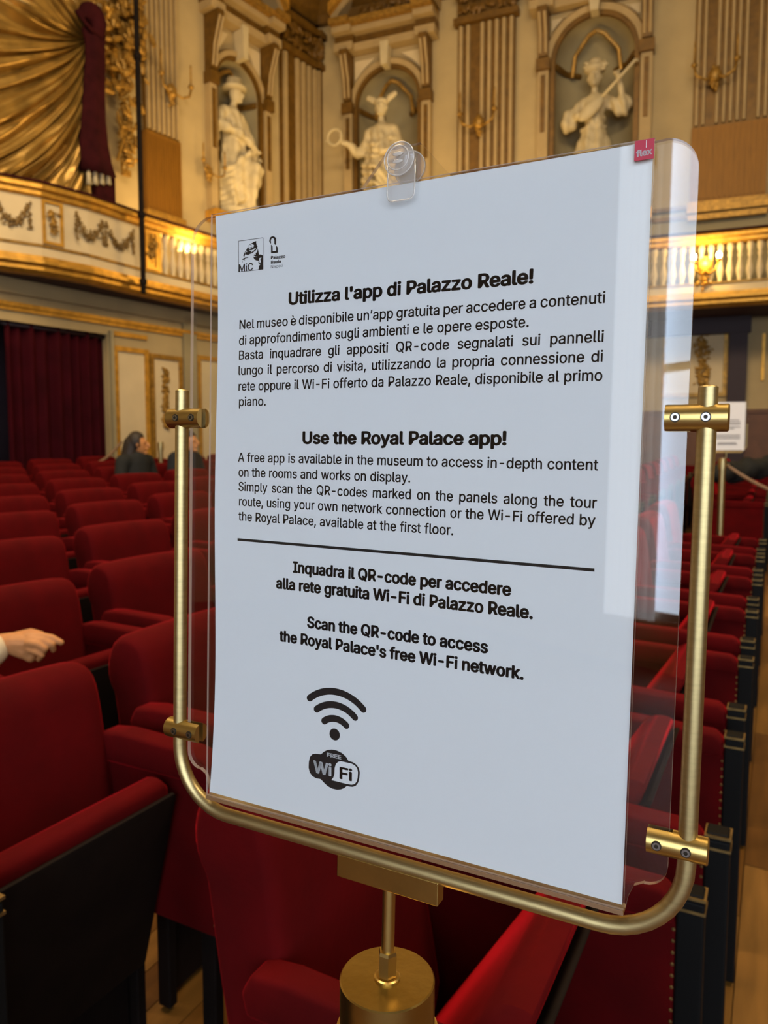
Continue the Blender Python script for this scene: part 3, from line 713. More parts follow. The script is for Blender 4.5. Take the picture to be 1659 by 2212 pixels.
def st_winged(t, vx):
    bm = bmesh.new(); robe(bm, 0.36, 0.24, 1.10, 0, 8)
    chain(bm, [(0, 0, 1.0), (0, 0, 1.35), (0, 0.02, 1.58)], [0.24, 0.23, 0.20]); capsule(bm, (-0.19, 0, 1.62), (0.19, 0, 1.62), 0.11, 0.11)
    capsule(bm, (0, 0, 1.66), (0, -0.02, 1.84), 0.07, 0.06)
    chain(bm, [(-0.22, 0, 1.58), (-0.38, -0.06, 1.28), (-0.56, -0.26, 1.42)], [0.09, 0.08, 0.055])
    chain(bm, [(0.22, 0, 1.58), (0.36, -0.10, 1.26), (0.16, -0.30, 1.18)], [0.09, 0.08, 0.055])
    for k in range(5): ell(bm, (-0.60-0.012*k, -0.28, 1.40+0.022*k), (0.05, 0.016, 0.013))
    for k in range(5): ell(bm, (0.12-0.01*k, -0.33, 1.14+0.022*k), (0.045, 0.016, 0.013))
    for k in range(9): tube(bm, [(-0.28, -0.04, 1.46-0.10*k), (-0.05, -0.26, 1.34-0.10*k), (0.28, -0.12, 1.46-0.11*k)], 0.03, 8)
    for k in range(5): tube(bm, [(-0.36, -0.05, 1.1-0.12*k), (0.0, -0.38, 0.95-0.14*k), (0.34, -0.12, 0.55-0.1*k)], 0.04, 8)
    fuse('body', bm, M['statue'], t, vx, 2, cloth)
    bm = bmesh.new(); head_shape(bm, (0, -0.04, 2.0), 1.35); fuse('head', bm, M['statue'], t, 0.014, 2)
    bm = bmesh.new(); ell(bm, (0, -0.02, 2.09), (0.13, 0.13, 0.07)); obj('cap', bm, M['statue'], t, smooth=True)
    for s_ in (-1, 1):
        bm = bmesh.new()
        for k in range(4): ell(bm, (s_*(0.13+0.035*k), -0.02, 2.14+0.02*k), (0.05, 0.02, 0.075-0.01*k), Matrix.Rotation(s_*0.5, 3, 'Y'), 8, 6)
        obj('cap_wing', bm, M['statue'], t, smooth=True)
    bm = bmesh.new(); tube(bm, [(-0.74+0.13*math.cos(a), -0.32, 1.52+0.13*math.sin(a)) for a in (2*PI*k/16 for k in range(17))], 0.022, 8, caps=False)
    leafy(bm, [(-0.74+0.13*math.cos(a), -0.32, 1.52+0.13*math.sin(a)) for a in (2*PI*k/16 for k in range(17))], 0.02, 50, 0.018, 8); obj('wreath', bm, M['statue'], t, smooth=True)
def st_lute(t, vx):
    bm = bmesh.new(); robe(bm, 0.40, 0.17, 1.22, 0, 7)
    chain(bm, [(0, 0, 1.15), (0, 0, 1.38), (0, 0.02, 1.62)], [0.17, 0.17, 0.18]); capsule(bm, (-0.17, 0, 1.64), (0.17, 0, 1.66), 0.10, 0.10)
    capsule(bm, (0, 0, 1.68), (0, -0.02, 1.88), 0.06, 0.055)
    chain(bm, [(-0.20, 0, 1.60), (-0.42, -0.06, 1.38)], [0.10, 0.14]); ell(bm, (-0.42, -0.08, 1.32), (0.15, 0.14, 0.16))
    chain(bm, [(-0.36, -0.14, 1.36), (-0.10, -0.26, 1.38)], [0.06, 0.045])
    chain(bm, [(0.20, 0, 1.62), (0.44, -0.04, 1.48)], [0.10, 0.13]); ell(bm, (0.47, -0.06, 1.50), (0.15, 0.14, 0.18))
    chain(bm, [(0.46, -0.12, 1.62), (0.40, -0.20, 1.92), (0.34, -0.24, 1.96)], [0.06, 0.045, 0.035])
    for k in range(5): ell(bm, (0.35+0.02*k, -0.27, 1.93+0.012*k), (0.013, 0.045, 0.014))
    for k in range(5): ell(bm, (-0.06+0.01*k, -0.29, 1.34+0.018*k), (0.05, 0.014, 0.012))
    for k in range(6): tube(bm, [(-0.16, -0.05, 1.60-0.06*k), (0, -0.20, 1.52-0.06*k), (0.16, -0.05, 1.60-0.06*k)], 0.022, 8)
    for k in range(9):
        a = -PI*(k+0.5)/9; tube(bm, [(0.17*math.cos(a), 0.14*math.sin(a), 1.2), (0.30*math.cos(a), 0.25*math.sin(a), 0.7), (0.42*math.cos(a), 0.34*math.sin(a), 0.16)], [0.03, 0.05, 0.06], 8)
    tube(bm, [(0.2*math.cos(a), 0.17*math.sin(a), 1.20) for a in (2*PI*k/20 for k in range(21))], 0.03, 8, caps=False)
    fuse('body', bm, M['statue'], t, vx, 2, cloth)
    bm = bmesh.new(); head_shape(bm, (0, -0.04, 2.02), 1.45); fuse('head', bm, M['statue'], t, 0.014, 2)
    bm = bmesh.new(); ell(bm, (0, -0.02, 2.17), (0.19, 0.17, 0.09)); leafy(bm, [(-0.15, -0.10, 2.17), (0.15, -0.10, 2.17)], 0.05, 50, 0.04, 9)
    ell(bm, (0, 0, 2.26), (0.13, 0.12, 0.10))
    obj('turban', bm, M['statue'], t, smooth=True)
    bm = bmesh.new(); rot = Matrix.Rotation(-0.72, 3, 'Y')
    ell(bm, (-0.02, -0.30, 1.42), (0.26, 0.07, 0.11), rot, 16, 10)
    a = Vector((0.14, -0.31, 1.56)); b2 = Vector((0.66, -0.33, 2.06)); tube(bm, [a, b2, b2 + Vector((0.04, 0.03, 0.0))], [0.028, 0.022, 0.03], 8)
    obj('lute', bm, M['statue'], t, smooth=True)
statue(NI[0], st_cloak, 'ivory statue of a cloaked man in a hat in the leftmost niche', 0.021, 1.06)
statue(NI[1], st_winged, 'ivory statue in a winged cap holding a wreath, middle niche', 0.021, 1.04, 0.10, 0.45)
statue(NI[2], st_lute, 'ivory statue of a turbaned lute player in the right niche', 0.021, 0.97, 0.30)

# ------------------------------------------------------------------ royal box: gilded drape, maroon hanging, trophy
OFFD = 0.75
def wpo(px, py, off=OFFD):
    s, z = wp('rear', px, py, off); return Vector((s, -off, z))
t = thing('royal_box_drape', 'great gilded papier-mache drape gathered beside the royal box, upper left', 'drape', matrix=wmat('rear'))
ends = [(186, 436), (120, 432), (55, 415), (-20, 400), (-110, 380), (-200, 330), (-260, 230), (-280, 120), (-260, 0), (-200, -110), (-110, -150), (-30, -150), (40, -130), (95, -110), (140, -90), (176, -60)]
ctrl = [(188, 300), (178, 320), (172, 335), (165, 335), (158, 315), (148, 275), (128, 215), (108, 165), (85, 128), (62, 98), (62, 78), (85, 62), (112, 50), (140, 35), (160, 20), (180, 10)]
def lerp_list(L, t_):
    k = min(int(t_), len(L)-2); f = t_-k; f = f*f*(3-2*f); return (L[k][0]*(1-f)+L[k+1][0]*f, L[k][1]*(1-f)+L[k+1][1]*f)
bm = bmesh.new(); NU, NV = 320, 34; rows = []
for i in range(NU+1):
    u = i/NU*(len(ends)-1); e = lerp_list(ends, u); c_ = lerp_list(ctrl, u); row = []
    g = (196 - 10*math.sin(PI*i/NU), 84 - 6*math.cos(PI*i/NU))
    for j in range(NV+1):
        v_ = (j/NV)**1.15; a = (1-v_)**2; b2 = 2*v_*(1-v_); c2 = v_*v_
        x = g[0]*a + c_[0]*b2 + e[0]*c2; y = g[1]*a + c_[1]*b2 + e[1]*c2
        p = wpo(x, y)
        ph = u*4.3 + 0.9*math.sin(v_*3+u*0.8) + 0.8*noise.noise(Vector((u*1.7, v_*1.5, 9)))
        amp = 0.03 + 0.13*min(1, v_*2.0)
        d_ = amp*(0.75+0.6*noise.noise(Vector((u*2.1, v_*2.2, 4))))*(abs(math.sin(ph))**0.7) + 0.12*v_*noise.noise(Vector((u*0.9, v_*3, 2))) + 0.03*abs(math.sin(ph*2.3)) + 0.02*noise.noise(Vector((u*4, v_*9, 5)))
        p.y -= d_ + 0.10*math.sin(PI*min(1, v_*1.2))
        row.append(bm.verts.new(p))
    rows.append(row)
for i in range(NU):
    for j in range(NV): bm.faces.new((rows[i][j], rows[i+1][j], rows[i+1][j+1], rows[i][j+1]))
ex = bmesh.ops.extrude_face_region(bm, geom=bm.faces[:])
bmesh.ops.translate(bm, verts=[q for q in ex['geom'] if isinstance(q, bmesh.types.BMVert)], vec=(0, 0.02, 0))
bmesh.ops.recalc_face_normals(bm, faces=bm.faces[:])
obj('draped_cloth', bm, M['gold_cloth'], t, smooth=True)
# a dark recess behind the drape (the box itself)
bm = bmesh.new(); a = wp('rear', -300, 975, 0.15)[0]; b2 = wp('rear', 170, 975, 0.15)[0]; wbox(bm, a, b2, 0.0, 0.14, 4.6, 9.5)
o = obj('royal_box_opening', bm, M['brown']); o.matrix_world = wmat('rear'); tag(o, 'dark gilt back of the royal box behind the golden drape', 'royal box')

t = thing('velvet_hanging', 'narrow maroon velvet hanging with a knotted top beside the golden drape', 'curtain', matrix=wmat('rear'))
bm = bmesh.new(); N = 28; rows = []
prof = [(203, 70, 24), (205, 95, 20), (206, 130, 20), (203, 200, 22), (202, 260, 25), (203, 310, 29), (207, 350, 32), (212, 376, 36)]
for (cx, py, hw) in prof:
    cpt = wpo(cx, py, 0.98); r = abs(wpo(cx+hw, py, 0.98).x - cpt.x)
    rows.append([bm.verts.new((cpt.x + r*(1+0.08*math.sin(6*a))*math.cos(a), cpt.y + 0.6*r*(1+0.08*math.sin(6*a))*math.sin(a), cpt.z)) for a in (2*PI*k/N for k in range(N))])
for i in range(len(rows)-1):
    for k in range(N): bm.faces.new((rows[i][k], rows[i][(k+1) % N], rows[i+1][(k+1) % N], rows[i+1][k]))
bm.faces.new(rows[0]); bm.faces.new(rows[-1][::-1]); bmesh.ops.recalc_face_normals(bm, faces=bm.faces[:])
obj('hanging_cloth', bm, M['velvet_dark'], t, smooth=True)
bm = bmesh.new(); kp = wpo(198, 30, 1.0); ell(bm, kp, (0.17, 0.13, 0.13)); ell(bm, kp+Vector((0.07, -0.04, -0.10)), (0.10, 0.1, 0.16)); tube(bm, [kp+Vector((-0.22, 0, -0.05)), kp+Vector((-0.1, -0.08, -0.22)), kp+Vector((0.12, -0.05, -0.26))], 0.035, 8)
fuse('knot', bm, M['velvet_dark'], t, 0.03)
for k in range(4):
    p = wpo(192+14*k, 386, 1.0); bm = bmesh.new(); lathe(bm, [(0.015, 0.10), (0.03, 0.06), (0.026, 0.03), (0.036, -0.07)], tuple(p), seg=10); obj('tassel', bm, M['statue'], t, smooth=True)
bm = bmesh.new(); a = wpo(200, 400, 0.9); b2 = wpo(241, 400, 0.9); box(bm, a.x, b2.x, -0.98, -0.76, wpo(210, 455, 0.9).z, wpo(210, 376, 0.9).z); obj('hanging_tail', bm, M['velvet_dark'], t)

t = thing('gilded_trophy', 'gilded carved trophy of leaves, ribbons and pipes on the cream pier', 'ornament', matrix=wmat('rear'))
def trophy(bm, px0, py0, px1, py1, wpx, n, rad, seed):
    a = wpo(px0, py0, 0.12); b2 = wpo(px1, py1, 0.12); r = abs(wpo(px0+wpx, py0, 0.12).x - a.x)
    leafy(bm, [a, a.lerp(b2, 0.5), b2], r, n, rad, seed, 1.2)
bm = bmesh.new(); trophy(bm, 262, 0, 255, 190, 34, 300, 0.055, 1); obj('carved_foliage', bm, M['gold_old'], t)
bm = bmesh.new(); trophy(bm, 236, 40, 240, 150, 14, 60, 0.06, 2); obj('gilt_highlights', bm, M['gold'], t)
bm = bmesh.new(); trophy(bm, 268, 225, 272, 350, 15, 130, 0.04, 3)
for s_ in (-1, 1): tube(bm, [wpo(268-14*s_, 250, 0.2), wpo(268+14*s_, 345, 0.2)], 0.022, 6)
obj('hanging_pipes', bm, M['gold_old'], t)
bm = bmesh.new()
for s_ in (-1, 1): tube(bm, [wpo(270, 325, 0.16), wpo(270+8*s_, 345, 0.16), wpo(269+4*s_, 372, 0.16)], 0.018, 6)
box(bm, wpo(262, 370, 0.1).x, wpo(278, 370, 0.1).x, -0.16, -0.1, wpo(262, 378, 0.1).z, wpo(262, 366, 0.1).z); obj('ribbon_tail', bm, M['gold_old'], t)
# dark vertical pipe in front of the gallery, left
q, d = onpath(319, 0.22)
bm = bmesh.new(); tube(bm, [(q.x, q.y, 3.55), (q.x, q.y, 9.95)], 0.035, 10)
for z in (3.7, 4.55, 6.5, 8.5): tube(bm, [(q.x, q.y, z-0.03), (q.x, q.y, z+0.03)], 0.05, 10)
tag(obj('hanging_pipe', bm, M['underside'], None, True, 0.8), 'thin dark pipe hanging from the ceiling past the gallery rail', 'pipe')

# ------------------------------------------------------------------ lower walls: doorway curtain, gilded panels, ornaments
def lbox(bm, a, b2, o0, o1, z0, z1): wbox(bm, a, b2, LOW+o0, LOW+o1, z0, z1)
t = thing('door_curtain', 'tall maroon pleated curtain hanging in the doorway under the gallery', 'curtain', matrix=wmat('rear'))
bm = bmesh.new(); a, b2 = ws('rear', 20, LOW-0.1), ws('rear', 239, LOW-0.1); N = 150; rows = []
for i in range(N+1):
    u = i/N; s = a + (b2-a)*u; row = []
    for j in range(9):
        v_ = j/8; z = 0.30 + (zdoor+0.02-0.30)*v_
        y = -LOW + 0.10 - 0.055*math.sin(u*58 + 1.2*math.sin(u*9)) * (1 - 0.35*v_) - 0.02*math.sin(u*23+2)
        row.append(bm.verts.new((s, y, z)))
    rows.append(row)
for i in range(N):
    for j in range(8): bm.faces.new((rows[i][j], rows[i+1][j], rows[i+1][j+1], rows[i][j+1]))
ex = bmesh.ops.extrude_face_region(bm, geom=bm.faces[:]); bmesh.ops.translate(bm, verts=[q for q in ex['geom'] if isinstance(q, bmesh.types.BMVert)], vec=(0, 0.012, 0))
bmesh.ops.recalc_face_normals(bm, faces=bm.faces[:]); obj('pleated_cloth', bm, M['drape'], t, smooth=True)
bm = bmesh.new(); tube(bm, [(a-0.05, -LOW+0.08, zdoor-0.03), (b2+0.02, -LOW+0.08, zdoor-0.03)], 0.025, 8); obj('curtain_rod', bm, M['darkwood'], t, smooth=True)

def lframe(wall, pxa, pxb, py, zbot, off, m, label, bar=0.065, orn=None):
    t = thing('gilded_wall_panel', label, 'wall panel', matrix=wmat(wall))
    a, b2 = ws(wall, pxa, off), ws(wall, pxb, off); z1 = wz(wall, (pxa+pxb)/2, py, off); 
    bm = bmesh.new(); wbox(bm, a+bar, b2-bar, off, off+0.012, zbot+bar, z1-bar); obj('panel_field', bm, M['wall_pale'], t)
    for (x0, x1, y0, y1) in ((a, a+bar, zbot, z1), (b2-bar, b2, zbot, z1), (a+bar, b2-bar, z1-bar, z1), (a+bar, b2-bar, zbot, zbot+bar)):
        bm = bmesh.new(); wbox(bm, x0, x1, off, off+0.035, y0, y1); obj('frame_bar', bm, m, t)
    if orn:
        bm = bmesh.new(); (ox, oy0, oy1, r, n, sd) = orn
        p0 = wp(wall, ox, oy0, off); p1 = wp(wall, ox, oy1, off)
        leafy(bm, [(p0[0], -off-0.02, p0[1]), (p1[0], -off-0.02, p1[1])], r, n, 0.030, sd, 0.3); obj('leaf_drop', bm, M['gold_old'], t)
    return t
lframe('rear', 249, 324, 752, 0.75, LOW, M['gold'], 'cream wall panel in a bright gold frame right of the door curtain')
lframe('rear', 327, 396, 768, 0.75, LOW, M['gold_old'], 'cream wall panel with a gilt leaf drop left of the holder', orn=(356, 800, 925, 0.055, 90, 31))
lframe('rear', 428, 500, 772, 0.75, LOW, M['gold'], 'cream gold-framed wall panel half hidden by the sign')
bm = bmesh.new(); lbox(bm, ws('rear', 398, LOW), ws('rear', 425, LOW), 0, 0.05, 0.5, 3.5); lbox(bm, ws('rear', 241, LOW), ws('rear', 247, LOW), 0, 0.07, 0.3, zdoor+0.05)
o = obj('trim_5', bm, M['niche']); o.matrix_world = wmat('rear'); struct(o)
bm = bmesh.new(); zz = wz('rear', 230, 691, LOW); lbox(bm, -11, 0.1, 0, 0.05, zz-0.02, zz+0.03); lbox(bm, -11, 0.1, 0, 0.03, zz-0.07, zz-0.02)
zz = wz('rear', 285, 726, LOW); lbox(bm, ws('rear', 247, LOW), ws('rear', 322, LOW), 0, 0.03, zz-0.03, zz+0.03)
o = obj('trim_6', bm, M['gold']); o.matrix_world = wmat('rear'); struct(o)
bm = bmesh.new(); lbox(bm, -11, 0.1, 0, 0.05, 3.40, 3.58); o = obj('trim_7', bm, M['wall']); o.matrix_world = wmat('rear'); struct(o)

lframe('side', 1425, 1566, 716, wz('side', 1500, 858, 0.02), 0.0, M['gold_old'], 'gold-framed wall panel with a leafy ornament behind the right pole', orn=(1518, 735, 838, 0.10, 120, 33))
bm = bmesh.new(); wbox(bm, ws('side', 1638), ws('side', 1645), 0, 0.03, wz('side', 1640, 822), wz('side', 1640, 722)); o = obj('trim_8', bm, M['gold']); o.matrix_world = wmat('side'); struct(o)
t = thing('doorway_frame', 'dark maroon wooden doorway frame under the gallery behind the right pole', 'door frame', matrix=wmat('side'))
bm = bmesh.new(); wbox(bm, ws('side', 1566), ws('side', 1606), 0, 0.14, 0.0, wz('side', 1590, 716)); obj('post', bm, M['darkwood'], t)
bm = bmesh.new(); wbox(bm, ws('side', 1290), ws('side', 1612), 0, 0.16, wz('side', 1590, 721), wz('side', 1500, 640)); obj('lintel', bm, M['darkwood'], t)
bm = bmesh.new(); wbox(bm, 0.2, 12.4, 0, 0.04, -0.1, wz('side', 1640, 893)); wbox(bm, 0.2, 12.4, 0, 0.06, wz('side', 1640, 893), wz('side', 1640, 884)); o = obj('baseboard_side', bm, M['wain']); o.matrix_world = wmat('side'); struct(o)

# ------------------------------------------------------------------ theatre armchairs
def chair_proto(down=False, AL=.55, AD=0.0, lean=0.0, PB=.02):
    t = bpy.data.objects.new('theatre_armchair', None); C.objects.link(t)
    prof = [(-.125, .28), (-.095, .42), (-.062, .60), (-.035, .78), (-.020, .87), (-.004, .908), (.025, .930), (.065, .932), (.10, .912), (.122, .87), (.125, .825), (.112, .795), (.098, .780), (.095, .765), (.075, .62), (.035, .42), (.0, .26)]
    bm = bmesh.new(); rows = []; xs = [-.264, -.262, -.256, -.246, -.225, -.18, -.09, 0, .09, .18, .225, .246, .256, .262, .264]
    for x in xs:
        tt = min(1, abs(x)/.266); e = max(0, (tt-.86)/.14); s = 1-math.sqrt(max(0, 1-e*e)); row = []
        for (y, z) in prof:
            cy, cz = (.01 + (z-.5)*.10, min(z, .84))
            yy = y + (cy-y)*s*.45; zz = z - s*.026*max(0, (z-.7)/.23) - .008*(x/.3)**2*max(0, (z-.7)/.23)
            if y < cy: yy -= .014*(x/.3)**2
            row.append(bm.verts.new((x, yy, zz)))
        rows.append(row)
    n = len(prof)
    for i in range(len(xs)-1):
        for k in range(n): bm.faces.new((rows[i][k], rows[i+1][k], rows[i+1][(k+1) % n], rows[i][(k+1) % n]))
    bm.faces.new(rows[0]); bm.faces.new(rows[-1][::-1]); bmesh.ops.recalc_face_normals(bm, faces=bm.faces[:])
    o = obj('backrest', bm, M['velvet'], t, smooth=True, angle=1.1)
    s_ = o.modifiers.new('soft', 'SUBSURF'); s_.levels = 1; s_.render_levels = 1
    for e in (-1, 1):
        x0, x1 = sorted((e*.258, e*.302)); xp0, xp1 = sorted((e*.250, e*.308))
        DZ = AD; bm = bmesh.new(); pr = [(-AL, .700), (-AL, .742), (-AL+.02, .760), (-.30, .768), (-.09, .772), (-.03, .765), (-.01, .73), (-.02, .695)]
        prism(bm, pr, 'x', xp0, xp1); ed = [q for q in bm.edges if abs(q.verts[0].co.x - q.verts[1].co.x) < 1e-6]
        bmesh.ops.translate(bm, verts=bm.verts[:], vec=(0, 0, -AD)); bmesh.ops.bevel(bm, geom=bm.edges[:], offset=.010, segments=3, profile=.5, affect='EDGES'); arm = obj('arm', bm, M['velvet'], t, smooth=True, angle=0.9)
        bm = rbox(x0, x1, -AL-.003, -.03, PB, .705-AD, .006, 2); obj('arm_panel', bm, M['velvet'], arm)
        bm = rbox(x0-.002, x1+.002, -AL-.048, -AL-.003, PB-.02, .748-AD, .004, 2); po = obj('front_post', bm, M['black'], t)
        bm = bmesh.new(); box(bm, x0-.003, x1+.003, -AL-.050, -AL-.002, .728-AD, .733-AD); box(bm, x0-.003, x1+.003, -AL-.050, -AL-.002, .752-AD, .757-AD)
        obj('brass_cap', bm, M['brass_old'], po)
        bm = rbox(x0+.001, x1-.001, -AL-.046, -AL-.005, .730-AD, .761-AD, .003, 1); obj('post_top', bm, M['black'], po)
        bm = bmesh.new()
        for xx in (x0-.001, x1+.001):
            for k in range(int((.70-AD-PB)/.0215)): ell(bm, (xx, -AL+.001, .69-AD-.0215*k), (.002, .0035, .0035), None, 6, 3)
        na = obj('nail_trim', bm, M['brass_old'], t); na['kind'] = 'stuff'
        if PB > .1:
            for yy in (-.09, -AL+.03):
                bm = rbox(x0+.008, x1-.008, yy-.02, yy+.02, 0, PB+.01, .003, 1); obj('leg', bm, M['underside'], t)
    if not down:
        def tipped(name, y0, y1, z0, z1, hw, m, r):
            bm = rbox(-hw, hw, y0, y1, z0, z1, r, 3 if r > .01 else 2)
            for v_ in bm.verts:
                k = (v_.co.z-.25)/.44; v_.co.y += .04 - lean*k
                if abs(v_.co.x) > hw-.09 and v_.co.z > z1-.09:
                    q = (abs(v_.co.x)-(hw-.09))/.09; v_.co.z -= .05*q*q
            return obj(name, bm, m, t, smooth=True, angle=0.8)
        tipped('seat', -.195, -.125, .27, .735, .246, M['velvet'], .026)
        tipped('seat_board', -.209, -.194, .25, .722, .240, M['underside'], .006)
    else:
        bm = rbox(-.246, .246, -.54, -.10, .36, .45, .03, 3); obj('seat', bm, M['velvet'], t, smooth=True, angle=0.8)
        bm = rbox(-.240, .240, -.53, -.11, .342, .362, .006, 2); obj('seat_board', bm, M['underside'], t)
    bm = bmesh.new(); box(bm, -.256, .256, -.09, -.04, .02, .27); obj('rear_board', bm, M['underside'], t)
    return t
CH = chair_proto(AD=.09, lean=.26); CS = chair_proto(AL=.36, lean=.10, PB=.36); CD = chair_proto(True, .36, PB=.36)
ORD = ['nearest', 'second', 'third', 'fourth', 'fifth', 'sixth', 'seventh', 'eighth', 'ninth', 'tenth', 'eleventh', 'twelfth', 'thirteenth', 'fourteenth', 'fifteenth', 'sixteenth', 'seventeenth', 'eighteenth', 'nineteenth', 'twentieth', 'twenty-first', 'twenty-second']
gapd = [0.775, 1.25, 1.83, 2.40, 2.97, 3.45, 3.95, 4.44, 4.95, 5.45]
rown = [0.65, 1.40, 2.16, 2.93, 3.70, 4.40, 5.15, 5.92, 6.65, 7.4]
used = {'up': False, 'down': False, 'short': False}
occupied = {(2, -2), (7, 1), (7, 2)}
def px_of(P, z):
    d = P.y*cp - (z-EYE)*sp; up = (z-EYE)*cp + P.y*sp
    return (829.5 + F*P.x/d, 1106 - F*up/d, d)
def place_chair(P, key, label, group):
    kind = 'down' if key in occupied else ('short' if key[0] > 0 else 'up'); src = {'down': CD, 'short': CS, 'up': CH}[kind]
    loc = (P.x, P.y, ground(P.x, P.y))
    if not used[kind]:
        used[kind] = True; src.location = loc; src.rotation_euler = (0, 0, ROT); src['label'] = label; src['category'] = 'armchair'; src['group'] = group; return src
    r = tree_copy(src, loc, ROT + random.uniform(-.012, .012), label, group); return r
seats = {}
for r in range(-1, 10):
    n = rown[r] if r >= 0 else -0.11
    seat_no = 0
    for k in range(-4, 20):
        d = (gapd[r] if r >= 0 else 0.09) + 0.33 + 0.66*k
        if r == 0: d = 1.09 + 0.72*k + (0.01 if k else 0)
        if r == 0 and k < 0: continue
        if r <= 0 and 5.6 < d < 7.9: continue
        if r == -1 and d < 8.0: continue
        P = P2(d, n + (0.03 if (r, k) == (0, 0) else 0))
        if P.y < 0.75: continue
        # stop before the walls
        q = P - K
        if q.dot(WALLS['rear'][1]) < 1.25 or q.dot(WALLS['side'][1]) < 0.7: continue
        g = ground(P.x, P.y); vis = []
        for dd in (-.33, 0, .33):
            for nn in (-.6, 0, .1):
                for hh in (0.3, .76, .93):
                    Q = P2(d+dd, n+nn); c = px_of(Q, g+hh)
                    if c[2] > .2 and -15 < c[0] < 1675 and c[1] < 2230: vis.append(c)
        if not vis and (r, k) not in occupied: continue
        # leave out chairs the opaque sheet hides entirely
        if vis and all(475 < c[0] < 1370 and c[1] < 1700 for c in vis): continue
        if (r, k) in occupied: txt = 'occupied '
        else: txt = ''
        cx = sum(c[0] for c in vis)/len(vis) if vis else -100
        side = 'left of the sign' if cx < 470 else ('right of the sign' if cx > 1360 else 'behind the sign')
        seats.setdefault((r, side), []).append((k, P, cx, txt))
rowname = {-1: 'row past the rope post', 0: 'front row', 1: 'second row'}
for (r, side), L in seats.items():
    L.sort(key=lambda q: q[0])
    rn = rowname.get(r, ORD[r] + ' row')
    for i, (k, P, cx, txt) in enumerate(L):
        if (r, k) == (0, 0): lab = 'red velvet armchair with a rolled back right behind the brass post'
        elif side == 'behind the sign': lab = f'{txt}red velvet armchair of the {rn}, mostly hidden by the sign, {ORD[i] if len(L) > 1 else "alone"}'
        else: lab = f'{txt}red velvet armchair {side}, {rn}, {ORD[i]} from the camera'
        ch_ = place_chair(P, (r, k), lab, 'red velvet theatre armchairs')
        if (r, k) == (0, 0): ch_.scale = (.92, 1, 1)

# ------------------------------------------------------------------ people
def chair_matrix(d, n):
    P = P2(d, n); return Matrix.Translation((P.x, P.y, ground(P.x, P.y))) @ Matrix.Rotation(ROT, 4, 'Z')
def seated(label, mt, face, coat, hair_long=True, lean=0.0, turn=0.0, arm_target=None, coatname='coat'):
    t = thing('person', label, 'person', matrix=mt)
    hip = Vector((0, -.20, .53)); sh = Vector((0, -.15-lean, .98)); hd = Vector((0, -.17-lean*1.5, 1.155))
    def limbs(bm, g):
        chain(bm, [hip, hip.lerp(sh, .5), sh], [.145+g, .13+g, .12+g]); capsule(bm, sh + Vector((-.15, 0, 0)), sh + Vector((.15, 0, 0)), .062+g, .062+g)
        for s in (-1, 1):
            chain(bm, [hip + Vector((s*.09, 0, -.01)), Vector((s*.11, -.58, .52)), Vector((s*.11, -.60, .10))], [.085+g, .062+g, .045+g])
            el = sh + Vector((s*.24, -.03, -.26)); wr = sh + Vector((s*.20, -.24, -.36))
            if not (arm_target and s == 1): chain(bm, [sh + Vector((s*.17, 0, 0)), el, wr], [.052+g, .042+g, .032+g])
            ell(bm, (s*.11, -.67, .055), (.045+g, .12+g, .045)) if g == 0 else None
    bm = bmesh.new(); limbs(bm, 0); capsule(bm, sh, hd - Vector((0, 0, .06)), .05, .048)
    for s in (-1, 1):
        if arm_target and s == 1: continue
        wr = sh + Vector((s*.20, -.24, -.36)); ell(bm, wr + Vector((-s*.02, -.05, -.01)), (.035, .05, .018))
        for k in range(4): capsule(bm, wr + Vector((-s*.02 + (k-1.5)*.017, -.08, -.01)), wr + Vector((-s*.02 + (k-1.5)*.018, -.15+abs(k-1.3)*.012, -.03)), .009, .0075)
        capsule(bm, wr + Vector((-s*.045, -.04, 0)), wr + Vector((-s*.07, -.09, -.005)), .011, .009)
    head_shape(bm, hd, 1.0, face); fuse('body', bm, M['skin'], t, 0.0085, 2)
    bm = bmesh.new(); limbs(bm, .016)
    capsule(bm, sh + Vector((0, 0, .03)), sh + Vector((0, 0, .075)), .078, .07)
    fuse(coatname, bm, coat, t, 0.014, 3)
    f = Vector((face[0], face[1], 0)).normalized()
    bm = bmesh.new(); ell(bm, hd - f*.018 + Vector((0, 0, .022)), (.094, .094, .108), None, 18, 12)
    if hair_long:
        chain(bm, [hd - f*.06, hd - f*.085 + Vector((0, 0, -.12)), hd - f*.08 + Vector((0, 0, -.26))], [.085, .088, .065])
    # open the hair over the face
    hair = fuse('hair', bm, M['hair'], t, 0.010, 2)
    side = Vector((f.y, -f.x, 0))
    for v in hair.data.vertices:
        r = v.co - hd; a = r.dot(f)
        if a > .028 and r.z < .062: v.co = v.co - f*(a-.028)
        elif a > .05 and r.z >= .062: v.co = v.co - f*(a-.05)*.5
    return t
seated('seated woman with long dark hair in a charcoal coat facing right', chair_matrix(gapd[7]+.33+.66, rown[7]), (.62, -.78), M['coat'], True, .05)
seated('seated person in a navy coat behind the left brass pole', chair_matrix(gapd[7]+.33+1.32, rown[7]), (.2, -.98), M['navy'], False, .10)
hp = seated('person at the left edge with a cream sleeve, bare hand resting', chair_matrix(gapd[2]+.33-1.32, rown[2]), (.3, -.95), M['cream_cloth'], True, .05, arm_target=True, coatname='shirt')
hinv = hp.matrix_world.inverted()
def hl(px, py, dy=0.0): return hinv @ at(px, py, 2.06 + dy)
sh_l = Vector((.17, -.20, .98))
bm = bmesh.new()
wr = hl(4, 1388); el = sh_l + Vector((.10, -.02, -.25))
chain(bm, [el, wr], [.036, .026]); chain(bm, [wr, hl(30, 1388), hl(58, 1388)], [.026, .030, .028])
chain(bm, [hl(28, 1394), hl(52, 1404), hl(66, 1418)], [.027, .026, .017])
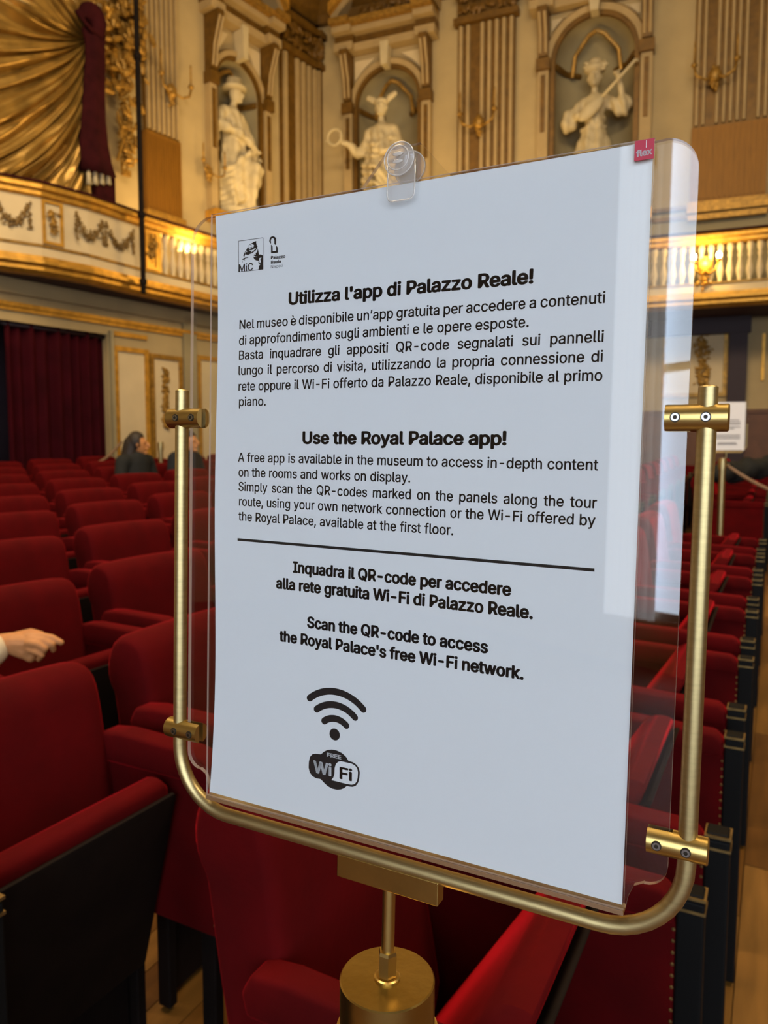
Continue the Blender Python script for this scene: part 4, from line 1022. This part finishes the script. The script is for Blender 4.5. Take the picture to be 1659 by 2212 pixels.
chain(bm, [hl(60, 1376), hl(88, 1374), hl(112, 1378), hl(132, 1388, .002)], [.017, .0115, .0105, .0085])       # index
chain(bm, [hl(66, 1382, -.008), hl(92, 1384, -.012), hl(112, 1393, -.012), hl(115, 1403, -.004)], [.015, .0112, .0100, .0085])   # middle
chain(bm, [hl(62, 1389, -.020), hl(82, 1392, -.026), hl(97, 1402, -.024), hl(95, 1409, -.012)], [.012, .0100, .0092, .0082])     # ring
chain(bm, [hl(64, 1404, -.022), hl(78, 1408, -.028), hl(90, 1416, -.026), hl(84, 1424, -.014)], [.010, .0092, .0085, .0078])     # little
chain(bm, [hl(36, 1376, .024), hl(66, 1366, .030), hl(90, 1370, .030)], [.016, .0120, .0090])                                     # thumb
fuse('forearm_and_hand', bm, M['skin'], hp, 0.0026, 3)
bm = bmesh.new(); chain(bm, [sh_l, el, el.lerp(wr, .86)], [.068, .056, .046]); fuse('sleeve', bm, M['cream_cloth'], hp, 0.008, 3)

# coat thrown over the seats right of the far post
bm = bmesh.new()
for i in range(14): ell(bm, (3.36+.050*i, 7.45+.02*i, 1.27+.006*i+.02*math.sin(i)), (.10, .12, .10+.02*math.sin(i*2)))
tag(fuse('coat', bm, M['coat'], None, .02, 3, lambda c, n: c + n*.02*noise.noise(c*9)), 'dark grey coat lying over chair backs beyond the far rope post', 'coat')

# ------------------------------------------------------------------ rope posts and ropes, far sign
def rope_post(P, label, height=1.15):
    g = ground(P.x, P.y); t = thing('rope_post', label, 'rope post', loc=(P.x, P.y, g))
    bm = bmesh.new(); lathe(bm, [(.16, 0), (.16, .012), (.06, .03), (.031, .04)], seg=28); obj('base', bm, M['brass_old'], t, smooth=True, angle=.6)
    bm = bmesh.new(); lathe(bm, [(.026, .035), (.026, height-.09)], seg=20); obj('pole', bm, M['brass'], t, smooth=True, angle=.6)
    bm = bmesh.new(); lathe(bm, [(.034, height-.10), (.034, height-.02), (.030, height)], seg=24)
    tube(bm, [(.036, 0, height-.06), (.056, 0, height-.06), (.056, 0, height-.045)], .006, 8); obj('head', bm, M['brass'], t, smooth=True, angle=.6)
    return t, g+height
Pp = at(1561, 990, 6.55); pt, ptop = rope_post(Vector((Pp.x, Pp.y)), 'far brass rope post carrying a small notice, right edge', height=Pp.z - ground(Pp.x, Pp.y))
def rope(a, b2, sag, label):
    a = Vector(a); b2 = Vector(b2); bm = bmesh.new()
    tube(bm, [a.lerp(b2, k/16) - Vector((0, 0, sag*math.sin(PI*k/16))) for k in range(17)], .016, 8); tag(obj('barrier_rope', bm, M['rope'], None, True), label, 'rope')
rope((Pp.x+.05, Pp.y, ptop-.07), tuple(at(1760, 1085, 5.4)), .05, 'beige barrier rope sloping right from the far brass post')
# the notice on that post, the same kind as the near one
s_ = (at(1612, 920, 6.5) - at(1540, 920, 6.5)).length
far = thing('sign_holder', 'far small notice in a clear holder on the distant brass post', 'sign', matrix=Matrix.Translation((Pp.x+.02, Pp.y-.02, ptop)) @ Matrix.Rotation(-.12, 4, 'Z'))
bm = bmesh.new(); box(bm, -.15, .15, 0, .002, .07, .49); obj('paper', bm, M['paper'], far)
bm = bmesh.new(); box(bm, -.172, .172, .003, .007, .075, .485); obj('clear_plate', bm, M['acrylic'], far)
bm = bmesh.new(); tube(bm, [(0, 0, 0), (0, 0, .06)], .006, 8); tube(bm, [(-.17, .01, .30)] + [(-.17, .01, .1), (-.13, .01, .055), (.13, .01, .055), (.17, .01, .1), (.17, .01, .30)], .006, 8); obj('tube_frame', bm, M['brass'], far)
for (z, a, b2) in ((.33, -.10, .10), (.31, -.11, .11), (.295, -.11, .11), (.27, -.11, .11), (.255, -.10, .06), (.20, -.11, .11), (.185, -.11, .11), (.17, -.11, .11), (.13, -.07, .08), (.12, -.08, .09)):
    bm = bmesh.new(); box(bm, a, b2, -.001, 0, z, z+.006); obj('text_line', bm, M['ink_grey'], far)
Pq = at(347, 975, 8.35); rope_post(Vector((Pq.x, Pq.y)), 'brass rope post between the two seated people', 1.15)
rope(tuple(at(190, 1006, 8.2)), tuple(at(262, 955, 9.6)), .06, 'beige rope slanting in front of the door curtain')

# ------------------------------------------------------------------ THE SIGN: brass stand and clear holder
holder = thing('sign_holder', 'large clear acrylic sign holder clamped in the U-shaped brass frame', 'sign holder', matrix=HM)
def hbm_plate(pts, y0, y1, hole=None):
    bm = bmesh.new(); prism(bm, pts, 'y', y0, y1, 0)
    for f in bm.faces:
        if abs(f.normal.y) < .5: f.material_index = 1
    return bm
def rc(cx, cz, r, a0, a1, n=6): return [(cx + r*math.cos(a0+(a1-a0)*k/n), cz + r*math.sin(a0+(a1-a0)*k/n)) for k in range(n+1)]
FW, FH = .1500, .2120
fp = hbm_plate([(-FW, -FH), (FW, -FH), (FW, FH), (-FW, FH)], 0.0, .0018)
obj('front_plate', fp, [M['acrylic'], M['edge']], holder)
RW = .1718
half = [(0, .2355), (.011, .2355), (.0305, .2135), (.150, .2120)] + rc(RW-.018, .1945, .018, PI/2*.92, 0, 8) + [(RW, -.180)] + rc(RW-.012, -.184, .012, 0, -PI/2, 6) + [(.160, -.1955), (.1545, -.1985), (.1515, -.206), (.1505, -.2125)]
pts = half + [(-x, z) for (x, z) in half[::-1]][:-1]
bk = hbm_plate(pts, .0042, .0074); obj('rear_plate', bk, [M['acrylic'], M['edge']], holder)
bm = bmesh.new(); box(bm, -FW, FW, -.0005, .0078, -FH-.0030, -FH-.0002); obj('bottom_strip', bm, [M['strip']], holder)
# the printed sheet, a thing of its own inside the holder
sheet = thing('notice_sheet', 'white paper notice with black Italian and English text inside the clear holder', 'notice', matrix=HM)
PW = .1488
bm = bmesh.new(); NX, NZ = 16, 24; grid = []
for i in range(NX+1):
    row = []
    for j in range(NZ+1):
        u = i/NX; v_ = j/NZ; x = -PW + .0040*math.sin(PI*v_)**.8 + (2*PW - .0040*math.sin(PI*v_)**.8)*u
        if i == 0: x += .0016*math.sin(v_*9)
        row.append(bm.verts.new((x, .0026, -.2105 + .4218*v_)))
    grid.append(row)
for i in range(NX):
    for j in range(NZ): bm.faces.new((grid[i][j], grid[i+1][j], grid[i+1][j+1], grid[i][j+1]))
ex = bmesh.ops.extrude_face_region(bm, geom=bm.faces[:]); bmesh.ops.translate(bm, verts=[q for q in ex['geom'] if isinstance(q, bmesh.types.BMVert)], vec=(0, .0002, 0))
bmesh.ops.recalc_face_normals(bm, faces=bm.faces[:]); obj('paper', bm, M['paper'], sheet)
YT = .00245
FONT = None
try:
    fpth = os.path.join(bpy.utils.resource_path('LOCAL'), 'datafiles', 'fonts', 'Inter.woff2')
    if os.path.exists(fpth): FONT = bpy.data.fonts.load(fpth)
except Exception: FONT = None
def text_mesh(s, bold=0.0, space=1.0, wspace=1.0):
    cu = bpy.data.curves.new('t', 'FONT'); cu.body = s; cu.size = 1.0; cu.offset = bold; cu.resolution_u = 3
    cu.space_character = space; cu.space_word = wspace
    if FONT: cu.font = FONT
    o = bpy.data.objects.new('t', cu); C.objects.link(o); dg = bpy.context.evaluated_depsgraph_get()
    # fill overlapping contours in separate passes, so strokes that cross do not cancel out
    try: full = o.to_curve(dg).copy()
    except Exception: full = None
    if full is None or not len(full.splines):
        me = bpy.data.meshes.new_from_object(o.evaluated_get(dg)); bpy.data.objects.remove(o); return me
    info = []
    for i, q in enumerate(full.splines):
        P = [p.co for p in (q.bezier_points if q.type == 'BEZIER' else q.points)]
        a_ = sum(P[k].x*P[(k+1) % len(P)].y - P[(k+1) % len(P)].x*P[k].y for k in range(len(P)))/2
        info.append((i, a_, min(p.x for p in P), max(p.x for p in P), min(p.y for p in P), max(p.y for p in P)))
    sgn = 1 if max(info, key=lambda q: abs(q[1]))[1] > 0 else -1
    outer = [q for q in info if q[1]*sgn > 0]; holes = [q for q in info if q[1]*sgn <= 0]; buckets = []
    for q in outer:
        for b_ in buckets:
            if all(q[2] > p[3] or q[3] < p[2] or q[4] > p[5] or q[5] < p[4] for p in b_): b_.append(q); break
        else: buckets.append([q])
    acc = bmesh.new(); done = set()
    for b_ in buckets:
        keep = {q[0] for q in b_}
        for h_ in holes:
            if h_[0] not in done and any(h_[2] >= p[2]-1e-4 and h_[3] <= p[3]+1e-4 and h_[4] >= p[4]-1e-4 and h_[5] <= p[5]+1e-4 for p in b_): keep.add(h_[0]); done.add(h_[0])
        c2 = full.copy()
        for i in reversed(range(len(c2.splines))):
            if i not in keep: c2.splines.remove(c2.splines[i])
        c2.dimensions = '2D'; c2.fill_mode = 'BOTH'; o2 = bpy.data.objects.new('t2', c2); C.objects.link(o2)
        dg = bpy.context.evaluated_depsgraph_get(); me = bpy.data.meshes.new_from_object(o2.evaluated_get(dg)); acc.from_mesh(me)
        bpy.data.objects.remove(o2); bpy.data.meshes.remove(me)
    me = bpy.data.meshes.new('text'); acc.to_mesh(me); acc.free(); bpy.data.objects.remove(o); return me
_cap = text_mesh('H'); CAP = max(v.co.y for v in _cap.vertices)
def fatten(me, dx, dy):
    bm = bmesh.new(); bm.from_mesh(me); n0 = bm.verts[:]; f0 = bm.faces[:]
    for (a, b_) in ((dx, 0), (-dx, 0), (0, dy), (0, -dy), (dx*.7, dy*.7), (-dx*.7, dy*.7), (dx*.7, -dy*.7), (-dx*.7, -dy*.7)):
        d_ = bmesh.ops.duplicate(bm, geom=f0); bmesh.ops.translate(bm, verts=[q for q in d_['geom'] if isinstance(q, bmesh.types.BMVert)], vec=(a, b_, 0))
    bm.to_mesh(me); bm.free()
def place_text(s, pl, pr, cap, mname='ink', bold=0.0, name='text_line', wspace=1.0, parent=None, y=YT, space=1.0):
    """pl/pr: sheet coordinates of the baseline's ends; cap: cap height in metres"""
    me = text_mesh(s, 0.0, space, wspace)
    if bold: fatten(me, bold, bold*.7)
    x0 = min(v.co.x for v in me.vertices); x1 = max(v.co.x for v in me.vertices)
    pl = Vector(pl); pr = Vector(pr); d = (pr-pl); L = d.length; d = d/L; up = Vector((-d.y, d.x)); sx = L/(x1-x0); sz = cap/CAP
    for v in me.vertices:
        q = pl + d*((v.co.x-x0)*sx) + up*(v.co.y*sz); v.co = (q.x, y, q.y)
    me.name = name; me.materials.clear(); me.materials.append(M[mname])
    return link(bpy.data.objects.new(name, me), parent or sheet)
REG, BLD = .00625, .00790
LINES = [("Utilizza l'app di Palazzo Reale!", (623, 658), (1152, 611), BLD, 1, 1.0),
 ("Nel museo è disponibile un’app gratuita per accedere a contenuti", (517, 711), (1307, 654), REG, 0, .8),
 ("di approfondimento sugli ambienti e le opere esposte.", (516, 745), (1142, 706), REG, 0, 1.0),
 ("Basta inquadrare gli appositi QR-code segnalati sui pannelli", (516, 777), (1304, 738), REG, 0, 2.2),
 ("lungo il percorso di visita, utilizzando la propria connessione di", (515, 810), (1302, 781), REG, 0, 1.5),
 ("rete oppure il Wi-Fi offerto da Palazzo Reale, disponibile al primo", (515, 844), (1301, 822), REG, 0, 1.1),
 ("piano.", (516, 877), (574, 876), REG, 0, 1.0),
 ("Use the Royal Palace app!", (653, 958), (1094, 961), BLD, 1, 1.0),
 ("A free app is available in the museum to access in-depth content", (514, 997), (1292, 1016), REG, 0, 1.1),
 ("on the rooms and works on display.", (515, 1029), (886, 1042), REG, 0, 1.1),
 ("Simply scan the QR-codes marked on the panels along the tour", (515, 1060), (1289, 1098), REG, 0, 1.6),
 ("route, using your own network connection or the Wi-Fi offered by", (516, 1092), (1286, 1136), REG, 0, 1.1),
 ("the Royal Palace, available at the first floor.", (515, 1124), (979, 1156), REG, 0, 1.1),
 ("Inquadra il QR-code per accedere", (632, 1236), (1104, 1287), BLD*.93, 1, 1.0),
 ("alla rete gratuita Wi-Fi di Palazzo Reale.", (596, 1270), (1151, 1337), BLD*.93, 1, 1.0),
 ("Scan the QR-code to access", (663, 1355), (1054, 1411), BLD*.93, 1, 1.0),
 ("the Royal Palace's free Wi-Fi network.", (603, 1384), (1131, 1468), BLD*.93, 1, 1.0)]
for (s, a, b2, cap, bold, ws_) in LINES:
    place_text(s, loc2(*a), loc2(*b2), cap, 'ink', (.036 if bold else .013), wspace=ws_)
def poly(pts_px, m='ink', name='emblem', y=YT, local=False, parent=None):
    P = [p if local else loc2(*p) for p in pts_px]
    cu = bpy.data.curves.new('p', 'CURVE'); cu.dimensions = '2D'; cu.fill_mode = 'BOTH'
    sp_ = cu.splines.new('POLY'); sp_.points.add(len(P)-1); sp_.use_cyclic_u = True
    for i, p in enumerate(P): sp_.points[i].co = (p[0]*1000, p[1]*1000, 0, 1)
    o = bpy.data.objects.new('p', cu); C.objects.link(o); dg = bpy.context.evaluated_depsgraph_get()
    me = bpy.data.meshes.new_from_object(o.evaluated_get(dg)); bpy.data.objects.remove(o)
    for v in me.vertices: v.co = (v.co.x/1000, y, v.co.y/1000)
    me.materials.clear(); me.materials.append(M[m]); me.name = name
    return link(bpy.data.objects.new(name, me), parent or sheet)
# rule
poly([(513, 1162.5), (1284, 1228), (1284, 1235), (513, 1168)], name='rule')
# wi-fi sign: dot and three arcs
cx, cz = loc2(722.9, 1586.6)
N = 28; poly([(cx+.0041*math.cos(2*PI*k/N), cz+.0041*math.sin(2*PI*k/N)) for k in range(N)], name='wifi_dot', local=True)
lx, lz = loc2(668.3, 1508); rx_, rz_ = loc2(785.3, 1533); ax_, az_ = loc2(716, 1493)
def arc3(p1, p2, p3):
    (x1, y1), (x2, y2), (x3, y3) = p1, p2, p3; d = 2*(x1*(y2-y3)+x2*(y3-y1)+x3*(y1-y2))
    ux = ((x1*x1+y1*y1)*(y2-y3)+(x2*x2+y2*y2)*(y3-y1)+(x3*x3+y3*y3)*(y1-y2))/d; uy = ((x1*x1+y1*y1)*(x3-x2)+(x2*x2+y2*y2)*(x1-x3)+(x3*x3+y3*y3)*(x2-x1))/d
    return ux, uy, math.hypot(x1-ux, y1-uy)
z2 = lambda X, Y: loc2(640+X/8.295, 1460+Y/8.295)
for (A, B3, D3) in (((238, 400), (610, 275), (1200, 600)), ((365, 600), (610, 515), (1050, 745)), ((500, 810), (645, 762), (895, 890))):
    p1, p2, p3 = z2(*A), z2(*B3), z2(*D3); ux, uy, R_ = arc3(p1, p2, p3)
    a0 = math.atan2(p1[1]-uy, p1[0]-ux); a1 = math.atan2(p3[1]-uy, p3[0]-ux); hw = .00235; o_ = []
    for k in range(33): a = a0+(a1-a0)*k/32; o_.append((ux+(R_+hw)*math.cos(a), uy+(R_+hw)*math.sin(a)))
    for k in range(1, 8): b_ = a1 + 0; t_ = -PI*k/8; o_.append((ux+R_*math.cos(a1)+hw*math.cos(a1+t_), uy+R_*math.sin(a1)+hw*math.sin(a1+t_)))
    for k in range(33): a = a1+(a0-a1)*k/32; o_.append((ux+(R_-hw)*math.cos(a), uy+(R_-hw)*math.sin(a)))
    for k in range(1, 8): t_ = PI - PI*k/8; o_.append((ux+R_*math.cos(a0)+hw*math.cos(a0+t_), uy+R_*math.sin(a0)+hw*math.sin(a0+t_)))
    poly(o_, name='wifi_arc', local=True)
# free wi-fi badge, traced
badge = [z2(*p) for p in ((440, 1405), (500, 1355), (560, 1328), (640, 1322), (730, 1340), (820, 1385), (890, 1450), (935, 1525), (1010, 1545), (1075, 1590), (1120, 1650), (1138, 1730), (1130, 1830), (1110, 1910), (1070, 1965), (1010, 1990), (960, 1985), (905, 1972), (860, 2010), (800, 2035), (730, 2042), (640, 2020), (560, 1975), (500, 1920), (435, 1850), (350, 1835), (285, 1795), (240, 1730), (220, 1650), (224, 1540), (245, 1450), (290, 1402), (340, 1393))]
poly(badge, name='wifi_badge', local=True)
white = [z2(*p) for p in ((630, 1868), (665, 1820), (685, 1750), (688, 1650), (710, 1580), (750, 1540), (800, 1530), (990, 1572), (1050, 1605), (1090, 1655), (1105, 1730), (1098, 1830), (1080, 1900), (1040, 1940), (990, 1950), (900, 1935))]
poly(white, 'paper', 'badge_field', YT-.00006, local=True)
place_text('Wi', z2(305, 1722), z2(632, 1795), .0080, 'paper', .03, 'badge_lettering', y=YT-.00006)
place_text('Fi', z2(775, 1835), z2(1003, 1885), .0078, 'ink', .03, 'badge_lettering', y=YT-.00012)
place_text('FREE', z2(548, 1442), z2(806, 1496), .0026, 'paper', .03, 'badge_lettering', y=YT-.00006)
# ministry emblem (boxed line drawing with MiC) and the key-shaped palace mark
z3 = lambda X, Y: (490+X/8.73, 490+Y/8.73)
for (a, b2) in (((220, 268), (683, 205)), ((683, 205), (683, 800)), ((683, 800), (222, 852)), ((222, 852), (220, 268))):
    p, q = Vector(loc2(*z3(*a))), Vector(loc2(*z3(*b2))); d = (q-p).normalized(); nn = Vector((-d.y, d.x))*.00016
    poly([tuple(p-nn), tuple(q-nn), tuple(q+nn), tuple(p+nn)], name='emblem_border', local=True)
for pts_ in (((395, 365), (440, 322), (480, 302), (515, 278), (556, 268), (552, 300), (562, 345), (580, 372), (570, 380), (590, 440), (606, 520), (585, 560), (545, 563), (500, 535), (520, 520), (545, 525), (540, 490), (566, 480), (580, 420), (572, 395), (548, 440), (500, 478), (450, 510), (460, 480), (515, 440), (550, 400), (515, 410), (470, 440), (430, 440), (410, 410), (395, 380)),
             ((395, 380), (412, 415), (430, 450), (460, 460), (450, 505), (400, 530), (345, 520), (360, 470), (385, 475), (362, 440), (370, 425)),
             ((360, 450), (345, 480), (345, 520), (330, 560), (320, 575), (310, 540), (325, 505), (345, 460)),
             ((492, 560), (560, 570), (600, 525), (640, 520), (678, 540), (683, 800), (596, 806), (606, 740), (630, 705), (600, 695), (592, 660), (620, 640), (560, 635), (520, 615)),
             ((280, 632), (300, 600), (345, 580), (400, 572), (405, 582), (350, 592), (330, 615), (350, 628), (320, 625), (300, 618)),
             ((278, 665), (290, 650), (302, 665))):
    poly([z3(*p) for p in pts_], name='emblem_drawing')
for pts_ in (((400, 372), (425, 345), (470, 325), (510, 340), (505, 380), (470, 400), (430, 415), (412, 400)), ((612, 590), (655, 578), (630, 610), (640, 660), (620, 690), (612, 640))):
    poly([z3(*p) for p in pts_], 'paper', 'emblem_drawing', YT-.00006)
for pts_ in (((430, 392), (480, 374), (486, 382), (436, 402)), ((440, 350), (470, 340), (472, 347), (444, 358))): poly([z3(*p) for p in pts_], 'ink', 'emblem_drawing', YT-.00012)
place_text('MiC', loc2(*z3(226, 848)), loc2(*z3(492, 815)), .0050, 'ink', .012, 'emblem_lettering')
poly([z3(*p) for p in ((830, 322), (800, 285), (800, 250), (812, 210), (835, 185), (868, 175), (905, 190), (925, 215), (930, 250), (928, 345), (895, 325), (893, 250), (882, 222), (860, 213), (838, 228), (830, 255), (832, 290))], name='key_mark')
poly([z3(*p) for p in ((832, 330), (862, 368), (864, 460), (928, 453), (926, 352), (958, 385), (962, 487), (832, 497))], name='key_mark')
place_text('Palazzo', loc2(*z3(830, 608)), loc2(*z3(1100, 582)), .0020, 'ink', .03, 'palace_lettering')
place_text('Reale', loc2(*z3(830, 695)), loc2(*z3(1025, 676)), .0020, 'ink', .03, 'palace_lettering')
place_text('Napoli', loc2(*z3(828, 782)), loc2(*z3(1050, 755)), .0020, 'ink_grey', .0, 'palace_lettering')
# red corner tag stuck to the front plate
tagp = thing('corner_tag', 'small red square tag reading flex at the top right corner of the holder', 'tag', matrix=HM)
bm = bmesh.new(); box(bm, .1397, .1497, -.0004, -.0001, .2012, .2117); obj('tag_field', bm, M['tag_red'], tagp)
place_text('flex', (.1407, .2032), (.1488, .2036), .0032, 'tag_white', .03, 'tag_lettering', parent=tagp, y=-.00055)
poly([(.1455, .2073), (.1459, .2073), (.1459, .2112), (.1455, .2112)], 'tag_white', 'tag_stroke', -.00055, local=True, parent=tagp)
# clear plug and hanging tongue at the top
plug = thing('clear_rivet_clip', 'clear round plastic clip fastening the plates at the top centre', 'clip', matrix=HM)
bm = bmesh.new(); lathe(bm, [(.001, -.0075), (.0075, -.0075), (.0098, -.0062), (.0103, -.0045), (.0095, -.0035), (.004, -.0032), (.004, -.001)], (.0015, 0, .2235), 'y', 28); obj('rivet_head', bm, M['plug'], plug, smooth=True, angle=.7)
bm = bmesh.new(); lathe(bm, [(.003, .0080), (.0105, .0085), (.0105, .0110), (.006, .0125), (.001, .0125)], (.0020, 0, .2235), 'y', 28); obj('rivet_back', bm, M['plug'], plug, smooth=True, angle=.7)
bm = bmesh.new(); bmh = [(-.0078, .2235), (-.0078, .2040)] + rc(-.0038, .2035, .004, PI, 1.5*PI, 4) + rc(.0068, .2035, .004, -.5*PI, 0, 4) + [(.0108, .2235)] + rc(.0015, .2235, .0093, 0, PI, 8)
prism(bm, bmh, 'y', -.0032, -.0014); obj('tongue', bm, M['plug'], plug)
bm = bmesh.new(); tube(bm, [(x, -.0023, z) for (x, z) in bmh[:-9]], .00055, 8); obj('tongue_outline', bm, M['rim'], plug, smooth=True)  # whitish tube added as the bright outline of the clear tongue
for (r_, y_) in ((.0100, -.0060), (.0072, -.0076), (.0103, .0098)):  # thin hoops added for the rivet's bright edge lines
    bm = bmesh.new(); tube(bm, [(.0015+r_*math.cos(2*PI*k/30), y_, .2235+r_*math.sin(2*PI*k/30)) for k in range(31)], .0005, 6, caps=False); obj('rivet_outline', bm, M['rim'], plug, smooth=True)
for dz_ in (-.0022, .0022):
    bm = bmesh.new(); ell(bm, (.0015, -.0078, .2235+dz_), (.0038, .0005, .0013)); obj('rivet_slot', bm, M['rim'], plug, smooth=True)

stand = thing('sign_stand', 'brushed brass stand with U-shaped tube frame, four clamps and round post', 'stand', matrix=HM)
TX, TY, RB = .1812, .0060, .046
ZB2 = -.2265
pth = [(-TX, TY, .0885)] + [(-TX, TY, ZB2+RB)] + [(-TX+RB-RB*math.cos(a), TY, ZB2+RB-RB*math.sin(a)) for a in (PI/2*k/10 for k in range(1, 11))] + [(TX-RB+RB*math.sin(a), TY, ZB2+RB-RB*math.cos(a)) for a in (PI/2*k/10 for k in range(11))] + [(TX, TY, .0800)]
# walk the path with a rounded cut at both tube ends
bm = bmesh.new(); p0 = [Vector(p) for p in pth]; R_ = .0050
pp = [p0[0] + Vector((0, 0, .0008))] + p0 + [p0[-1] + Vector((0, 0, .0008))]
tube(bm, pp, [R_*.82] + [R_]*len(p0) + [R_*.82], 28); obj('tube_frame', bm, M['brass'], stand, smooth=True, angle=.7)
for (s, z, dz) in ((-1, .0680, 0), (-1, -.1690, 0), (1, .0640, 0), (1, -.1700, 0)):
    bm = bmesh.new(); R2 = .0074; xo, xi, xs_ = .1920, .1605, .1735; N = 28
    # solid outer half, slotted inner half (two jaws either side of the plate)
    lathe(bm, [(R2-.0006, s*xo), (R2, s*(xo-.0006)), (R2, s*xs_)], (0, TY, z), 'x', N)
    for jaw in (-1, 1):
        ring = [(R2*math.cos(a), R2*math.sin(a)) for a in (2*PI*k/N for k in range(N))]
        seg_ = [(y, zz) for (y, zz) in ring if jaw*y > .0021]
        seg_.sort(key=lambda q: math.atan2(q[1], q[0]*jaw)); ymin = jaw*.0021; zc = math.sqrt(R2*R2-.0021**2)
        seg_ = [(ymin, -zc)] + seg_ + [(ymin, zc)]
        prism(bm, [(y+TY, zz+z) for (y, zz) in seg_], 'x', s*xi, s*xs_)
    cl = obj('clamp', bm, M['brass_hi'], stand, smooth=True, angle=.55)
    for xq in (.1660, .1810):
        bm = bmesh.new(); lathe(bm, [(.0027, -.0004), (.0027, .0004)], (s*xq, TY-R2+.0001, z), 'y', 20); sr = obj('screw_recess', bm, M['hole'], cl, smooth=True, angle=.6)
        bm = bmesh.new(); lathe(bm, [(.0011, -.0006), (.0021, -.0006), (.0021, .0001), (.0011, .0001)], (s*xq, TY-R2-.0002, z), 'y', 18, n_gon_caps=False)
        for q in range(18): pass
        obj('set_screw', bm, M['steel'], cl, smooth=True, angle=.6)
bm = rbox(-.0372, .0372, .0010, .0110, -.2440, -.2285, .0006, 2); obj('frame_block', bm, M['brass_post'], stand)
bm = bmesh.new(); tube(bm, [(.0004, .006, -.243), (.0004, .006, -.296)], .0043, 24); obj('stem', bm, M['brass_hi'], stand, smooth=True, angle=.7)
bm = bmesh.new(); lathe(bm, [(.0058, -.3045), (.0066, -.3035), (.0066, -.2890), (.0060, -.2868), (.0047, -.2868)], (.0004, .006, 0), 'z', 6); obj('hex_nut', bm, M['brass_hi'], stand)
bm = bmesh.new(); lathe(bm, [(.0088, -.3060), (.0088, -.3046), (.0076, -.3040), (.0062, -.3042)], (.0004, .006, 0), 'z', 30); obj('washer', bm, M['brass_hi'], stand, smooth=True, angle=.6)
# round post, plumb
top = HM @ Vector((.0004, .006, -.3055)); gz = ground(top.x, top.y)
inv = HM.inverted()
def plumb(name, prof, m, seg=64):
    bm = bmesh.new(); lathe(bm, prof, (top.x, top.y, 0), 'z', seg); bm.transform(inv); return obj(name, bm, m, stand, smooth=True, angle=.5)
T = top.z
plumb('post_cap', [(.0005, T-.0002), (.0309, T-.0002), (.0318, T-.0010), (.0318, T-.035)], M['brass_post'])
plumb('post_collar', [(.0318, T-.036), (.0345, T-.037), (.0345, T-.052), (.0318, T-.053)], M['brass_hi'])
plumb('post', [(.0305, T-.050), (.0305, gz+.03)], M['brass_post'])
plumb('base_plate', [(.17, gz), (.17, gz+.012), (.06, gz+.03), (.034, gz+.034)], M['brass'])
